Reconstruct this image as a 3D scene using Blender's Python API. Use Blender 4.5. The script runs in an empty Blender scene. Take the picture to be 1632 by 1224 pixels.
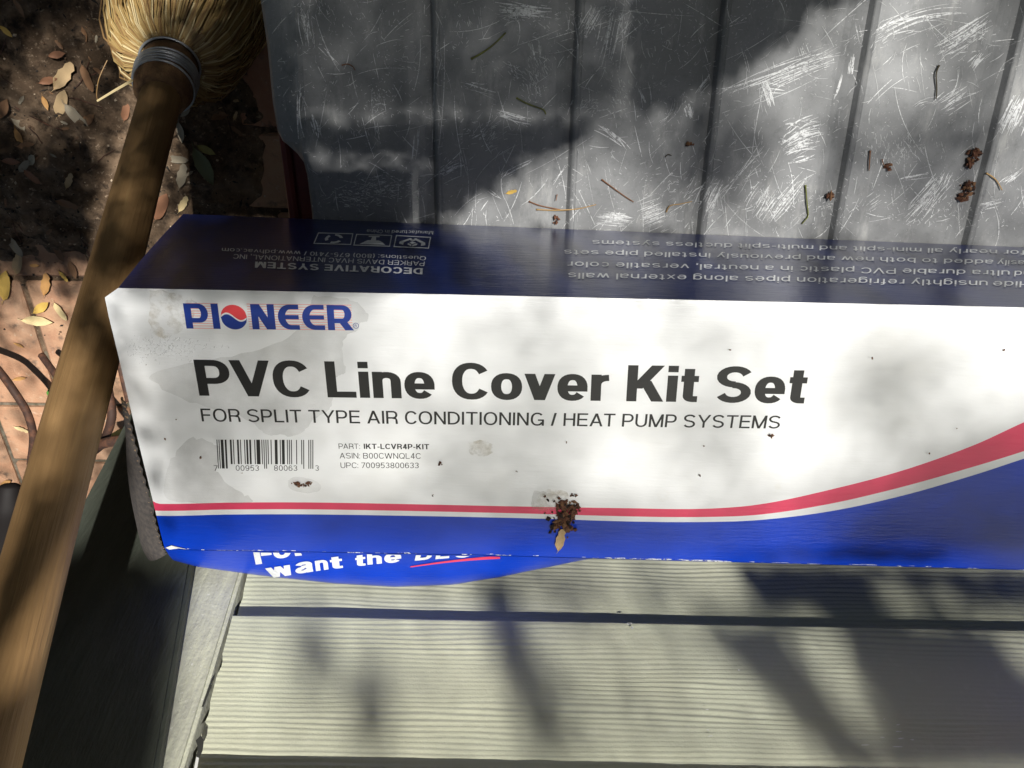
import bpy, bmesh, math, random
from math import sin, cos, tan, pi, radians as RAD
from mathutils import Vector, Matrix, noise
from mathutils.bvhtree import BVHTree
random.seed(7)
SC = bpy.context.scene
COL = SC.collection
V = Vector

# ------------------------------------------------------------------ camera
CAM = V((0, 0, 1.05))
PITCH, ROLL, FPX = RAD(32), RAD(1.1), 1367.0
RC = Matrix.Rotation(-PITCH, 3, 'X') @ Matrix.Rotation(ROLL, 3, 'Z')
cd = bpy.data.cameras.new('camera'); cam = bpy.data.objects.new('camera', cd); COL.objects.link(cam)
cam.location = CAM; cam.rotation_euler = RC.to_euler()
cd.sensor_width = 36; cd.lens = 36 * FPX / 1632; cd.clip_start = .01; cd.clip_end = 300
SC.camera = cam
# ------------------------------------------------------------------ light
SUN = V((.235, .49, 1)).normalized()            # towards the sun
w = bpy.data.worlds.new('World'); SC.world = w; w.use_nodes = True
nt = w.node_tree; sky = nt.nodes.new('ShaderNodeTexSky'); sky.sky_type = 'NISHITA'; sky.sun_disc = False
sky.sun_elevation = math.asin(SUN.z); sky.sun_rotation = math.atan2(SUN.x, SUN.y)
nt.links.new(sky.outputs[0], nt.nodes['Background'].inputs[0]); nt.nodes['Background'].inputs[1].default_value = .05
sd = bpy.data.lights.new('sun', 'SUN'); so = bpy.data.objects.new('sun', sd); COL.objects.link(so)
sd.energy = 5.0; sd.angle = RAD(.53); sd.color = (1, .97, .91)
so.rotation_euler = SUN.to_track_quat('Z', 'Y').to_euler(); so.location = (1, 2, 6)
SC.view_settings.view_transform = 'Standard'; SC.view_settings.look = 'None'
SC.view_settings.exposure = .5; SC.view_settings.gamma = 1; SC.view_settings.use_curve_mapping = False

# ------------------------------------------------------------------ helpers
def ray(u, v): return (RC @ V(((u - 816) / FPX, (612 - v) / FPX, -1)))
def at(u, v, z): return CAM + ray(u, v) * z
def onplane(u, v, p, n):
    d = ray(u, v); return CAM + d * ((p - CAM).dot(n) / d.dot(n))
def topx(p):
    q = RC.transposed() @ (p - CAM)
    return (816 + q.x / -q.z * FPX, 612 - q.y / -q.z * FPX)
TILT = RAD(-7)
NP = V((0, -sin(TILT), cos(TILT))); EY = V((0, cos(TILT), sin(TILT))); EX = V((1, 0, 0))
BOXP = CAM - NP * .5
PANP = CAM - NP * .663
def onbox(u, v, h=0): return onplane(u, v, BOXP + NP * h, NP)
def onpan(u, v, h=0): return onplane(u, v, PANP + NP * h, NP)
def onground(u, v, h=0): return onplane(u, v, V((0, 0, h)), V((0, 0, 1)))
LEAN = RAD(1.7)
NW = V((0, cos(LEAN), sin(LEAN))); UW = V((0, -sin(LEAN), cos(LEAN)))
WALLP = onbox(900, 893) + V((0, -.052, 0))
def onwall(u, v, h=0): return onplane(u, v, WALLP + NW * h, NW)
def lerp(a, b, t): return a + (b - a) * t
def curve(pts):
    pts = sorted(pts)
    def f(u):
        if u <= pts[0][0]: a, b = pts[0], pts[1]
        elif u >= pts[-1][0]: a, b = pts[-2], pts[-1]
        else:
            for a, b in zip(pts, pts[1:]):
                if u <= b[0]: break
        return lerp(a[1], b[1], (u - a[0]) / (b[0] - a[0]))
    return f

def scurve(pts):
    pts = sorted(pts); n = len(pts)
    m = [0] * n
    for i in range(n):
        a, b = pts[max(i - 1, 0)], pts[min(i + 1, n - 1)]; m[i] = (b[1] - a[1]) / (b[0] - a[0])
    def f(u):
        i = 0
        while i < n - 2 and u > pts[i + 1][0]: i += 1
        (x0, y0), (x1, y1) = pts[i], pts[i + 1]; L = x1 - x0; t = (u - x0) / L
        if t < 0: return y0 + m[i] * (u - x0)
        if t > 1: return y1 + m[i + 1] * (u - x1)
        return (2*t**3 - 3*t*t + 1) * y0 + (t**3 - 2*t*t + t) * L * m[i] + (3*t*t - 2*t**3) * y1 + (t**3 - t*t) * L * m[i + 1]
    return f
def link(o, parent=None):
    COL.objects.link(o)
    if parent: o.parent = parent; o.matrix_parent_inverse = parent.matrix_world.inverted()
    return o
def mesh(name, verts, faces, mats, parent=None, smooth=False, midx=None):
    me = bpy.data.meshes.new(name); me.from_pydata([tuple(v) for v in verts], [], faces)
    for m in (mats if isinstance(mats, (list, tuple)) else [mats]): me.materials.append(m)
    if midx:
        for p, i in zip(me.polygons, midx): p.material_index = i
    if smooth: me.polygons.foreach_set('use_smooth', [True] * len(me.polygons))
    me.update()
    return link(bpy.data.objects.new(name, me), parent)
def thing(name, loc, label, cat, group=None):
    o = bpy.data.objects.new(name, None); o.location = loc; COL.objects.link(o); o.empty_display_size = .02
    bpy.context.view_layer.update()
    return tag(o, label, cat, group)
def tag(o, label, cat, group=None):
    o['label'] = label; o['category'] = cat
    if group: o['group'] = group
    return o
def grid(nu, nv, f):
    vs = [f(i / (nu - 1), j / (nv - 1)) for j in range(nv) for i in range(nu)]
    fs = [(j * nu + i, j * nu + i + 1, (j + 1) * nu + i + 1, (j + 1) * nu + i) for j in range(nv - 1) for i in range(nu - 1)]
    return vs, fs
def tube(pts, rads, n=8, cap=True):
    pts = [V(p) for p in pts]
    if not isinstance(rads, (list, tuple)): rads = [rads] * len(pts)
    vs, fs = [], []; up = None
    for i, p in enumerate(pts):
        t = (pts[min(i + 1, len(pts) - 1)] - pts[max(i - 1, 0)]).normalized()
        if up is None: up = t.orthogonal().normalized()
        a = (up - t * up.dot(t)).normalized(); up = a; b = t.cross(a)
        for k in range(n):
            g = 2 * pi * k / n; vs.append(p + (a * cos(g) + b * sin(g)) * rads[i])
    for i in range(len(pts) - 1):
        for k in range(n):
            fs.append((i * n + k, i * n + (k + 1) % n, (i + 1) * n + (k + 1) % n, (i + 1) * n + k))
    if cap:
        fs.append(tuple(range(n))[::-1]); fs.append(tuple((len(pts) - 1) * n + k for k in range(n)))
    return vs, fs
def join(parts):
    vs, fs = [], []
    for a, b in parts:
        k = len(vs); vs += list(a); fs += [tuple(i + k for i in f) for f in b]
    return vs, fs
def smoothpath(p, n=6):
    p = [V(q) for q in p]; out = []
    for i in range(len(p) - 1):
        a, b, c, d = p[max(i - 1, 0)], p[i], p[i + 1], p[min(i + 2, len(p) - 1)]
        for k in range(n):
            t = k / n
            out.append(.5 * ((2 * b) + (c - a) * t + (2 * a - 5 * b + 4 * c - d) * t * t + (3 * b - a - 3 * c + d) * t ** 3))
    return out + [p[-1]]

# ------------------------------------------------------------------ materials
class M:
    """a Principled material with a few chained helpers"""
    def __init__(s, name, col, rough=.6, spec=.5, metal=0, coat=0, coat_rough=.1, coords='Object'):
        s.m = bpy.data.materials.new(name); s.m.use_nodes = True; s.t = s.m.node_tree; s.n = s.t.nodes
        s.b = s.n['Principled BSDF']; s.b.inputs['Base Color'].default_value = (*col, 1)
        s.b.inputs['Roughness'].default_value = rough; s.b.inputs['Specular IOR Level'].default_value = spec
        s.b.inputs['Metallic'].default_value = metal; s.b.inputs['Coat Weight'].default_value = coat; s.b.inputs['Coat Roughness'].default_value = coat_rough
        s.tc = s.n.new('ShaderNodeTexCoord'); s.out = s.tc.outputs[coords]; s.cur = None; s.h = None
        s.col = col
    def L(s, a, b): s.t.links.new(a, b)
    def noise(s, scale, stretch=(1, 1, 1), detail=4, rough=.6, dist=0):
        mp = s.n.new('ShaderNodeMapping'); mp.inputs['Scale'].default_value = stretch; s.L(s.out, mp.inputs[0])
        nz = s.n.new('ShaderNodeTexNoise'); nz.inputs['Scale'].default_value = scale; nz.inputs['Detail'].default_value = detail
        nz.inputs['Roughness'].default_value = rough; nz.inputs['Distortion'].default_value = dist; s.L(mp.outputs[0], nz.inputs[0])
        return nz.outputs[0]
    def ramp(s, fac, a, b, lo=0, hi=1):
        r = s.n.new('ShaderNodeMapRange'); r.inputs[1].default_value = a; r.inputs[2].default_value = b
        r.inputs[3].default_value = lo; r.inputs[4].default_value = hi; s.L(fac, r.inputs[0]); return r.outputs[0]
    def mix(s, fac, col):
        x = s.n.new('ShaderNodeMix'); x.data_type = 'RGBA'; s.L(fac, x.inputs[0])
        if s.cur is None: x.inputs[6].default_value = (*s.col, 1)
        else: s.L(s.cur, x.inputs[6])
        x.inputs[7].default_value = (*col, 1); s.cur = x.outputs[2]; s.L(s.cur, s.b.inputs['Base Color']); return s
    def vary(s, scale, col, lo=.35, hi=.7, amt=1, **k): return s.mix(s.ramp(s.noise(scale, **k), lo, hi, 0, amt), col)
    def bump(s, fac, strength, dist, coat=True):
        b = s.n.new('ShaderNodeBump'); b.inputs['Strength'].default_value = strength; b.inputs['Distance'].default_value = dist
        s.L(fac, b.inputs['Height'])
        if s.h: s.L(s.h, b.inputs['Normal'])
        s.h = b.outputs[0]; s.L(s.h, s.b.inputs['Normal'])
        if coat: s.L(s.h, s.b.inputs['Coat Normal'])
        return s
    def roughv(s, fac, a, b, lo, hi): s.L(s.ramp(fac, a, b, lo, hi), s.b.inputs['Roughness']); return s
    def alpha(s, fac): s.L(fac, s.b.inputs['Alpha']); return s

def gloss_print(name, col):
    m = M(name, col, .34, .5, coat=.45, coat_rough=.16)
    m.bump(m.noise(9, (1, 2, 2), 2), .20, .006).bump(m.noise(60, (1, 9, 9), 3), .22, .0014).bump(m.noise(260, (1, 3, 3), 2), .12, .0007)
    return m
WHITE = gloss_print('white_print', (.79, .80, .815)).vary(9, (.70, .69, .66), .5, .75, .5).vary(34, (.66, .62, .52), .66, .82, .5).m
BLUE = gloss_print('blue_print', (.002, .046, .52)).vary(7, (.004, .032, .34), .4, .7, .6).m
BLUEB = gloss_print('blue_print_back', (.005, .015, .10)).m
RED = gloss_print('red_print', (.72, .055, .13)).vary(14, (.62, .05, .12), .4, .7, .5).m
INK = M('black_ink', (.012, .012, .013), .35, .5, coat=.3, coat_rough=.2); INK.bump(INK.noise(60, (1, 9, 9), 3), .16, .0012); INK = INK.m
INKB = gloss_print('logo_blue_ink', (.012, .04, .27)).m
INKR = gloss_print('logo_red_ink', (.72, .06, .07)).m
INKS = gloss_print('stripe_red_ink', (.78, .33, .30)).m
INKW = gloss_print('white_ink', (.74, .76, .80)).m
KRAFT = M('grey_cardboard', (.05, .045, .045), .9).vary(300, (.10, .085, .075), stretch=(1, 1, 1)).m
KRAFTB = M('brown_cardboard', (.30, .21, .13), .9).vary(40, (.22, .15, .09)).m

# ------------------------------------------------------------------ ground
soilm = M('soil', (.095, .063, .040), .95, .2)
soilm.vary(18, (.31, .215, .14), .42, .72, 1, detail=8, rough=.75).vary(170, (.40, .30, .21), .60, .72, .8, detail=3).vary(60, (.018, .013, .010), .52, .66, .8)
soilm.bump(soilm.noise(90, detail=8, rough=.75), .9, .006); SOIL = soilm.m
GROUNDM = M('sand_bed', (.10, .08, .06), .95, .2).vary(6, (.06, .07, .03)).vary(120, (.2, .17, .13)).m
vs, fs = grid(3, 3, lambda a, b: V((lerp(-60, 60, a), lerp(-60, 60, b), -.008)))
g = mesh('ground', vs, fs, GROUNDM); g['kind'] = 'structure'

paving = bpy.data.objects.new('brick_paving', None); COL.objects.link(paving); paving['kind'] = 'structure'
def brickmat(i, c, d):
    m = M('brick_clay', c, .9, .25, coords='Object').vary(22, d, .42, .68, .8, detail=6, rough=.7).vary(90, (.62, .50, .38), .62, .76, .6).vary(55, (.07, .055, .045), .57, .74, .95, detail=7).vary(14, (.20, .14, .10), .5, .72, .6, detail=6)
    m.bump(m.noise(200, detail=6, rough=.7), .55, .003); return m.m
BM = [brickmat(i, c, d) for i, (c, d) in enumerate([((.44, .24, .145), (.48, .31, .20)), ((.37, .18, .11), (.46, .27, .17)), ((.47, .29, .18), (.36, .18, .11))])]
def brick_mesh(L, W, mat):
    bm = bmesh.new(); bmesh.ops.create_cube(bm, size=1, matrix=Matrix.Diagonal((L, W, .05, 1)))
    bmesh.ops.bevel(bm, geom=[e for e in bm.edges if all(v.co.z > 0 for v in e.verts) or True], offset=.0035, segments=1, affect='EDGES')
    me = bpy.data.meshes.new('brick'); bm.to_mesh(me); bm.free(); me.materials.append(mat); return me
BME = [brick_mesh(.199, .0965, m) for m in BM]
cell = .2065
for i in range(-5, 6):
    for j in range(-4, 4):
        cx, cy = -.77 + cell * (i + .5), -.711 + cell * (j + .5)
        if cx > .5 or cy < -.95: continue
        for k in (-1, 1):
            o = bpy.data.objects.new('brick', random.choice(BME))
            ver = (i + j) % 2 == 0
            o.location = (cx + (k * cell / 4 if ver else 0), cy + (0 if ver else k * cell / 4), -.0262 + random.uniform(-.002, .002))
            o.rotation_euler = (random.uniform(-.008, .008), random.uniform(-.008, .008), (pi / 2 if ver else 0) + random.uniform(-.012, .012))
            link(o, paving)
# soil heaped over the bricks
def soilh(x, y):
    edge = -.485 + .05 * noise.noise(V((x * 9, 3, 0))) + .02 * noise.noise(V((x * 30, y * 30, 4)))
    h = max(0, min(1, (y - edge) / .10)) ** .7 * .034
    right = -.31 + .05 * noise.noise(V((y * 8, 7, 1)))
    h *= max(0, min(1, (right - x) / .10)) ** .7
    n = noise.fractal(V((x * 22, y * 22, 0)), 1, 2, 5) * .012 + noise.fractal(V((x * 90, y * 90, 2)), 1, 2, 3) * .0035
    return -.006 + h + n * min(1, h / .012)
vs, fs = grid(190, 170, lambda a, b: (lambda x, y: V((x, y, soilh(x, y))))(lerp(-1.15, -.22, a), lerp(-.62, .25, b)))
mesh('soil', vs, fs, SOIL, smooth=True)['kind'] = 'structure'
def gz(x, y): return max(0, soilh(x, y))
# grit: crumbs, sand grains and shell bits
GR = [M('grit_pale', (.48, .38, .27), .8).m, M('grit_brown', (.12, .07, .04), .9).m, M('grit_black', (.02, .016, .012), .9).m]
vs, fs, mi = [], [], []
for i in range(5200):
    x, y = random.uniform(-1.0, -.24), random.uniform(-.60, .2)
    on = soilh(x, y) > .004
    if not on and random.random() < .85: continue
    r = random.choice([.0006, .0008, .001, .0012, .002]) ; q = V((x, y, gz(x, y) + r * .3)); k = len(vs)
    R = Matrix.Rotation(random.uniform(0, 6.3), 3, V((random.random(), random.random(), random.random())).normalized())
    el = random.choice([1, 1, 1.5, 5 if random.random() < .25 else 1])
    for d in ((el, 0, 0), (-el, 0, 0), (0, 1, 0), (0, -1, 0), (0, 0, .8), (0, 0, -.8)): vs.append(q + R @ V(d) * r)
    f8 = [(0, 2, 4), (2, 1, 4), (1, 3, 4), (3, 0, 4), (2, 0, 5), (1, 2, 5), (3, 1, 5), (0, 3, 5)]
    fs += [tuple(a + k for a in f) for f in f8]; mi += [0 if (random.random() < .2 and el < 2) else random.choice([1, 2, 2])] * 8
mesh('grit', vs, fs, GR, midx=mi)['kind'] = 'stuff'

# ------------------------------------------------------------------ house wall
PAINT = M('sage_paint', (.52, .535, .415), .55, .35)
PAINT.vary(5, (.51, .51, .385)).vary(130, (.61, .61, .49), .55, .75, .4); PAINT.bump(PAINT.noise(330, (1, 1, 1), 4), .25, .0012); PAINT = PAINT.m
TRIMM = M('trim_paint', (.57, .575, .455), .5, .4)
TRIMM.vary(50, (.42, .42, .36), stretch=(4, 4, .6)).vary(240, (.74, .74, .68), .66, .74, .7, detail=2)
TRIMM.bump(TRIMM.noise(80, (3, 3, .5), 5), .4, .003).bump(TRIMM.noise(260), .35, .0015); TRIMM = TRIMM.m
DARKM = M('dark_green', (.062, .070, .055), .6, .35)
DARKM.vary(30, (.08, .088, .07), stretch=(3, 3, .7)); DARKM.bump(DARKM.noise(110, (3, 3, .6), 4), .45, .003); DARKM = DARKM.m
wall = thing('house_wall', V((0, WALLP.y, 0)), 'sage green lap siding wall with wood grain, below the box', 'wall')
wz = lambda p: (p - WALLP).dot(UW)
WB, WC = wz(onwall(900, 989, .0110)), wz(onwall(900, 1236, .0110)); EXPO = WC - WB
def wpt(x, ww, h): return WALLP + UW * ww + NW * h + V((x - WALLP.x, 0, 0))
XT0, XT1 = onwall(385, 925, .006), onwall(296, 1224, .006)         # right edge of the corner trim
def trimx(ww): return lerp(XT0.x, XT1.x, (ww - wz(XT0)) / (wz(XT1) - wz(XT0)))
def ridge(x, t, k):
    ph = t / .0038 + 1.5 * noise.noise(V((x * 3.6, t * 24, k * 5.1))) + .42 * noise.noise(V((x * 19, t * 90, k))) + .8 * noise.noise(V((k * 3.3, t * 14, 2)))
    s = sin(2 * pi * ph)
    env = .55 + .6 * noise.noise(V((x * 5, t * 60, 9 + k)))
    return .00044 * (abs(s) ** .6 * (1 if s > 0 else -1)) * env + .0010 * noise.noise(V((x * 6, t * 25, 3 + k)))
for k in range(-7, 6):
    w0 = WB + k * EXPO
    fine = k in (-1, 0, 1)
    nu, nv = (170, 128) if fine else (4, 3)
    X1 = .78 if fine else .78
    def f(a, b, w0=w0, k=k, fine=fine):
        ww = w0 + b * (EXPO + .022)
        x0 = trimx(ww) + .0025 + (.0035 * max(0, noise.noise(V((ww * 60, k, 2)))) if fine else 0); x = lerp(x0, X1, a)
        h = lerp(.0100, -.0012, b)
        if fine:
            t = b * (EXPO + .022); h += ridge(x, t, k) * min(1, b * 40 + .3)
            if b == 0: ww += .0007 * noise.noise(V((x * 60, k, 0)))
        return wpt(x, ww, h)
    vs, fs = grid(nu, nv, f)
    n0 = len(vs)                                                     # butt edge folded back to the wall
    for i in range(nu): vs.append(vs[i] - NW * .0095)
    fs += [(i + 1, i, n0 + i, n0 + i + 1) for i in range(nu - 1)]
    mesh('siding_board', vs, fs, PAINT, wall, smooth=fine)
    if fine:
        me = wall.children[-1].data
        for p in list(me.polygons)[-(nu - 1):]: p.use_smooth = False
# rest of the wall to the right and above
for k in range(-7, 14):
    w0 = WB + k * EXPO
    xs = (.7812, 3.5) if k < 6 else (trimx(WC), 3.5)
    vs = [wpt(xs[0], w0, .0100), wpt(xs[1], w0, .0100), wpt(xs[1], w0 + EXPO + .02, -.0012), wpt(xs[0], w0 + EXPO + .02, -.0012), wpt(xs[0], w0, 0), wpt(xs[1], w0, 0)]
    mesh('siding_board', vs, [(0, 1, 2, 3), (1, 0, 4, 5)], PAINT, wall)
def slab(name, mat, quad, thick, parent, nrm=NW, sub=1):
    q = [V(p) for p in quad]; vs = q + [p - nrm * thick for p in q]
    fs = [(0, 1, 2, 3), (7, 6, 5, 4)] + [(i, i + 4, (i + 1) % 4 + 4, (i + 1) % 4) for i in range(4)]
    o = mesh(name, vs, fs, mat, parent)
    bm = bmesh.new(); bm.from_mesh(o.data); bmesh.ops.recalc_face_normals(bm, faces=bm.faces)
    bmesh.ops.bevel(bm, geom=list(bm.edges), offset=min(.0025, thick * .3), segments=2, affect='EDGES'); bm.to_mesh(o.data); bm.free()
    return o
XL0, XL1 = onwall(207, 655, .014), onwall(120, 820, .014)           # house corner
def cornx(ww): return lerp(XL0.x, XL1.x, (ww - wz(XL0)) / (wz(XL1) - wz(XL0)))
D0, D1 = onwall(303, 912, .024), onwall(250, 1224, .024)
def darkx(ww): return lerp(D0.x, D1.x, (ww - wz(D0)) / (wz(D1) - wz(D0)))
lo, hi = -.62, .62
slab('corner_trim', TRIMM, [wpt(trimx(lo) - .10, lo, .011), wpt(trimx(lo), lo, .011), wpt(trimx(hi), hi, .011), wpt(trimx(hi) - .10, hi, .011)], .02, wall)
slab('sheathing', PAINT, [wpt(-.36, -.7, -.012), wpt(3.5, -.7, -.012), wpt(3.5, 2, -.012), wpt(-.36, 2, -.012)], .1, wall)
# dark board in front of the trim
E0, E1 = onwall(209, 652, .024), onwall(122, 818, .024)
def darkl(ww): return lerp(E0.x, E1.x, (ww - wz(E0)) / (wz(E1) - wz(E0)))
board = slab('dark_board', DARKM, [wpt(darkl(-.55), -.55, .024), wpt(darkx(-.55), -.55, .024), wpt(darkx(.17), .17, .024), wpt(darkl(.17), .17, .024)], .012, None)
tag(board, 'dark green board along the pale corner trim, behind the broom handle', 'board')

# ------------------------------------------------------------------ grey ribbed panel
PANM = M('scuffed_grey_metal', (.235, .24, .245), .42, .5, metal=.25)
PANM.vary(6, (.15, .155, .16), .4, .65, .8).vary(24, (.27, .275, .28), .5, .75, .6).vary(70, (.36, .36, .36), .66, .78, .5, stretch=(1, .3, 1)).vary(400, (.40, .40, .40), .68, .76, .5, detail=2)
PANM.vary(150, (.13, .135, .14), .52, .70, .6, detail=6, rough=.8).vary(33, (.40, .40, .39), .54, .72, .7, stretch=(1.6, .5, 1), detail=7, rough=.75).vary(900, (.5, .5, .5), .70, .78, .6, detail=1); PANM.roughv(PANM.noise(20), .3, .7, .34, .55); PANM.bump(PANM.noise(120, (1, .2, 1), 3), .10, .001); PANM = PANM.m
gx = lambda pts: sum(onpan(u, v).x for u, v in pts) / len(pts)
GR_X = [gx([(689, 0), (697, 342)]), gx([(922, 0), (907, 353)]), gx([(1159, 0), (1116, 356)]), gx([(1396, 0), (1331, 360)]), gx([(1640, 0), (1546, 362)])]
STEP = (GR_X[-1] - GR_X[0]) / 4
GR_X += [GR_X[-1] + STEP * i for i in (1, 2, 3)]
def prof(x):
    for r in GR_X:
        d = r - x
        if 0 <= d < .0215: return -.0050 * min(1, (.0215 - d) / .0192) ** 1.7 * (1 if d > .0023 else d / .0023)
        if -.0045 < d < 0: return .0011 * sin(-d / .0045 * pi)
    return 0
outl = [(-40, 402), (0, 408), (76, 419), (167, 428), (213, 436), (228, 444), (247, 468), (262, 480), (281, 485), (344, 493), (420, 497)]
yr = [(onpan(u, v).y, v, u) for v, u in outl]
ylist = sorted(set([onpan(600, 430).y, onpan(600, -60).y, onpan(600, -60).y + .45] + [onpan(u, v).y for v, u in outl]))
ef = curve([(onpan(u, v).y, onpan(u, v).x) for v, u in outl])
CREASE = curve([(onpan(474, 100).y, onpan(474, 100).x), (onpan(482, 250).y, onpan(482, 250).x)])
xs = []
for r in GR_X: xs += [r - .0216, r - .019, r - .014, r - .008, r - .0045, r - .0023, r - .0012, r, r + .0008, r + .0022, r + .0036, r + .0046, r + .05]
XR = .62
ylist = [ylist[0] + (ylist[-1] - ylist[0]) * i / 60 for i in range(61)] + ylist; ylist = sorted(ylist)
vs = []; n = len(xs) + 8
def pp(x, y, h): return PANP + NP * h + EX * (x - PANP.x) + EY * ((y - PANP.y) / EY.y)
for y in ylist:
    xl = ef(y) if y < yr[0][0] else ef(y); xc = max(CREASE(y), xl + .003)
    row = [(xl, -.014), (xl + .0005, -.0105), (lerp(xl, xc, .12), -.0078), (lerp(xl, xc, .5), -.0052), (lerp(xl, xc, .9), -.0022), (xc, -.0008), (xc + .004, 0)]
    row += [(x, prof(x)) for x in xs] + [(XR, 0)]
    vs += [pp(x, y, h) for x, h in row]
nr = len(xs) + 8
fs = [(j * nr + i, j * nr + i + 1, (j + 1) * nr + i + 1, (j + 1) * nr + i) for j in range(len(ylist) - 1) for i in range(nr - 1)]
panel = thing('ribbed_panel', PANP, 'scratched grey ribbed metal panel with a notched left edge, behind the box', 'panel')
po = mesh('sheet', vs, fs, PANM, panel)
sol = po.modifiers.new('thickness', 'SOLIDIFY'); sol.thickness = .0016; sol.offset = -1
# scuffs: thin raised slivers of rubbed off coating
SCM = M('scuff_marks', (.70, .71, .72), .5, .4)
SCM.alpha(SCM.ramp(SCM.noise(380, detail=6, rough=.8), .37, .50)); SCM = SCM.m
sv, sf = [], []; EDGE_U = curve([(v, u) for v, u in outl])
def sliver(u0, v0, u1, v1, wpx, bend=0.0, taper=True):
    L = math.hypot(u1 - u0, v1 - v0)
    if L < 1 or min(u0, u1) < EDGE_U(max(v0, v1)) + 5: return
    nx, ny = -(v1 - v0) / L, (u1 - u0) / L; m = max(2, min(9, int(L / 14) + 2)); k = len(sv)
    for i in range(m):
        t = i / (m - 1); a = bend * L * 4 * t * (1 - t)
        wd = wpx * (.5 if not taper else .5 * (.25 + min(1, 3 * min(t, 1 - t) + .2))) * random.uniform(.7, 1.2)
        for sg in (-1, 1):
            u, v = lerp(u0, u1, t) + nx * (a + sg * wd), lerp(v0, v1, t) + ny * (a + sg * wd)
            p = onpan(u, v); sv.append(pp(p.x, p.y, prof(p.x) + .00025 + random.random() * .00012))
    sf.extend((k + 2 * i, k + 2 * i + 1, k + 2 * i + 3, k + 2 * i + 2) for i in range(m - 1))
def bundle(u0, v0, u1, v1, spread, cnt, wpx=1.0, bend=0.0, jl=.35):
    L = math.hypot(u1 - u0, v1 - v0); nx, ny = -(v1 - v0) / L, (u1 - u0) / L
    for _ in range(int(cnt * .72) + 1):
        o = random.gauss(0, spread / 2) * random.choice([.6, 1, 1.5]); t0 = random.random() * jl; t1 = 1 - random.random() * jl
        L2 = (t1 - t0) * L; j0, j1 = random.gauss(0, .05) * L2, random.gauss(0, .05) * L2
        if random.random() < .25: t1 = t0 + (t1 - t0) * random.uniform(.15, .5)
        bb = bend + random.gauss(0, .025)
        sliver(lerp(u0, u1, t0) + nx * (o + j0), lerp(v0, v1, t0) + ny * (o + j0), lerp(u0, u1, t1) + nx * (o + j1), lerp(v0, v1, t1) + ny * (o + j1), wpx * random.uniform(.3, 1.4), bb)
def smudge(u, v, ru, rv, cnt, ang=None, ln=10, wpx=1.2):
    for _ in range(cnt):
        a = (random.uniform(0, 2 * pi) if ang is None else ang + random.gauss(0, .35)); l = ln * random.uniform(.3, 1.2)
        x, y = u + random.gauss(0, ru / 2), v + random.gauss(0, rv / 2)
        sliver(x - cos(a) * l / 2, y - sin(a) * l / 2, x + cos(a) * l / 2, y + sin(a) * l / 2, wpx * random.uniform(.5, 1.6))
B = bundle
B(726, 128, 795, 152, 6, 9, 1.2); B(790, 178, 848, 198, 7, 14, 1.4); B(795, 284, 864, 250, 5, 10, 1.0); B(846, 62, 854, 98, 6, 9, 1.6)
B(948, 195, 1003, 240, 6, 12, 1.3, -.06); B(510, 68, 545, 112, 4, 7, 1.2); B(480, 15, 492, 80, 16, 22, 1.1); B(478, 130, 483, 225, 5, 12, 1.2)
B(497, 180, 508, 222, 6, 12, 1.8); B(694, 10, 698, 260, 3, 8, .8); B(600, 190, 606, 230, 8, 6, 1); B(665, 200, 662, 255, 3, 5, 1)
B(1147, 152, 1340, 76, 3, 9, 1.2); B(1165, 155, 1342, 84, 9, 20, .8); B(1215, 128, 1232, 170, 9, 30, 2.0); B(1210, 138, 1262, 145, 7, 12, 1)
B(1243, 232, 1310, 200, 9, 26, 1.4, -.08); B(1248, 244, 1308, 226, 7, 18, 1.3, -.06); B(1256, 262, 1300, 248, 6, 10, 1.2)
B(1388, 50, 1460, 15, 5, 14, 1.3); B(1396, 62, 1540, 18, 8, 22, 1.1, -.07); B(1486, 84, 1586, 18, 6, 12, 1.1); B(1494, 90, 1586, 34, 10, 26, 1)
B(1545, 110, 1568, 85, 8, 22, 1.4); B(1365, 30, 1375, 70, 5, 5, .8); B(1360, 85, 1357, 128, 5, 10, 1.6); B(1332, 160, 1345, 118, 4, 7, 1.2)
B(1510, 165, 1530, 100, 3, 5, .9, .1); B(1452, 172, 1515, 158, 4, 5, .8, -.12); B(1495, 180, 1550, 140, 10, 22, 1.2); B(1500, 300, 1512, 272, 10, 14, 1)
B(1432, 286, 1482, 276, 6, 12, 1); B(1440, 350, 1508, 275, 14, 34, .9); B(1380, 330, 1405, 312, 10, 12, .9); B(1225, 356, 1285, 275, 8, 18, .9)
B(1240, 300, 1205, 350, 26, 40, .8); B(1120, 345, 1150, 285, 14, 40, .8); B(1140, 320, 1222, 222, 3, 6, .8); B(1043, 208, 1090, 140, 3, 6, .8, .15)
B(1018, 140, 1030, 165, 4, 6, 1.2); B(1095, 165, 1100, 190, 7, 24, 1.8); B(1135, 120, 1108, 150, 5, 9, 1); B(1183, 70, 1192, 120, 3, 4, .8)
B(1600, 215, 1632, 150, 14, 36, 1.6); B(1595, 300, 1632, 270, 9, 18, 1); B(1560, 330, 1600, 318, 9, 16, 1); B(1275, 72, 1282, 92, 10, 10, 1)
B(930, 60, 960, 8, 20, 26, 1); B(985, 5, 965, 110, 24, 18, .9); B(800, 40, 842, 18, 4, 6, 1); B(788, 14, 880, 20, 9, 36, 1.4)
B(770, 300, 800, 318, 3, 5, .9); B(700, 280, 740, 262, 12, 26, .9); B(1062, 335, 1020, 352, 26, 60, .8); B(950, 345, 1010, 350, 16, 40, .8)
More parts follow.
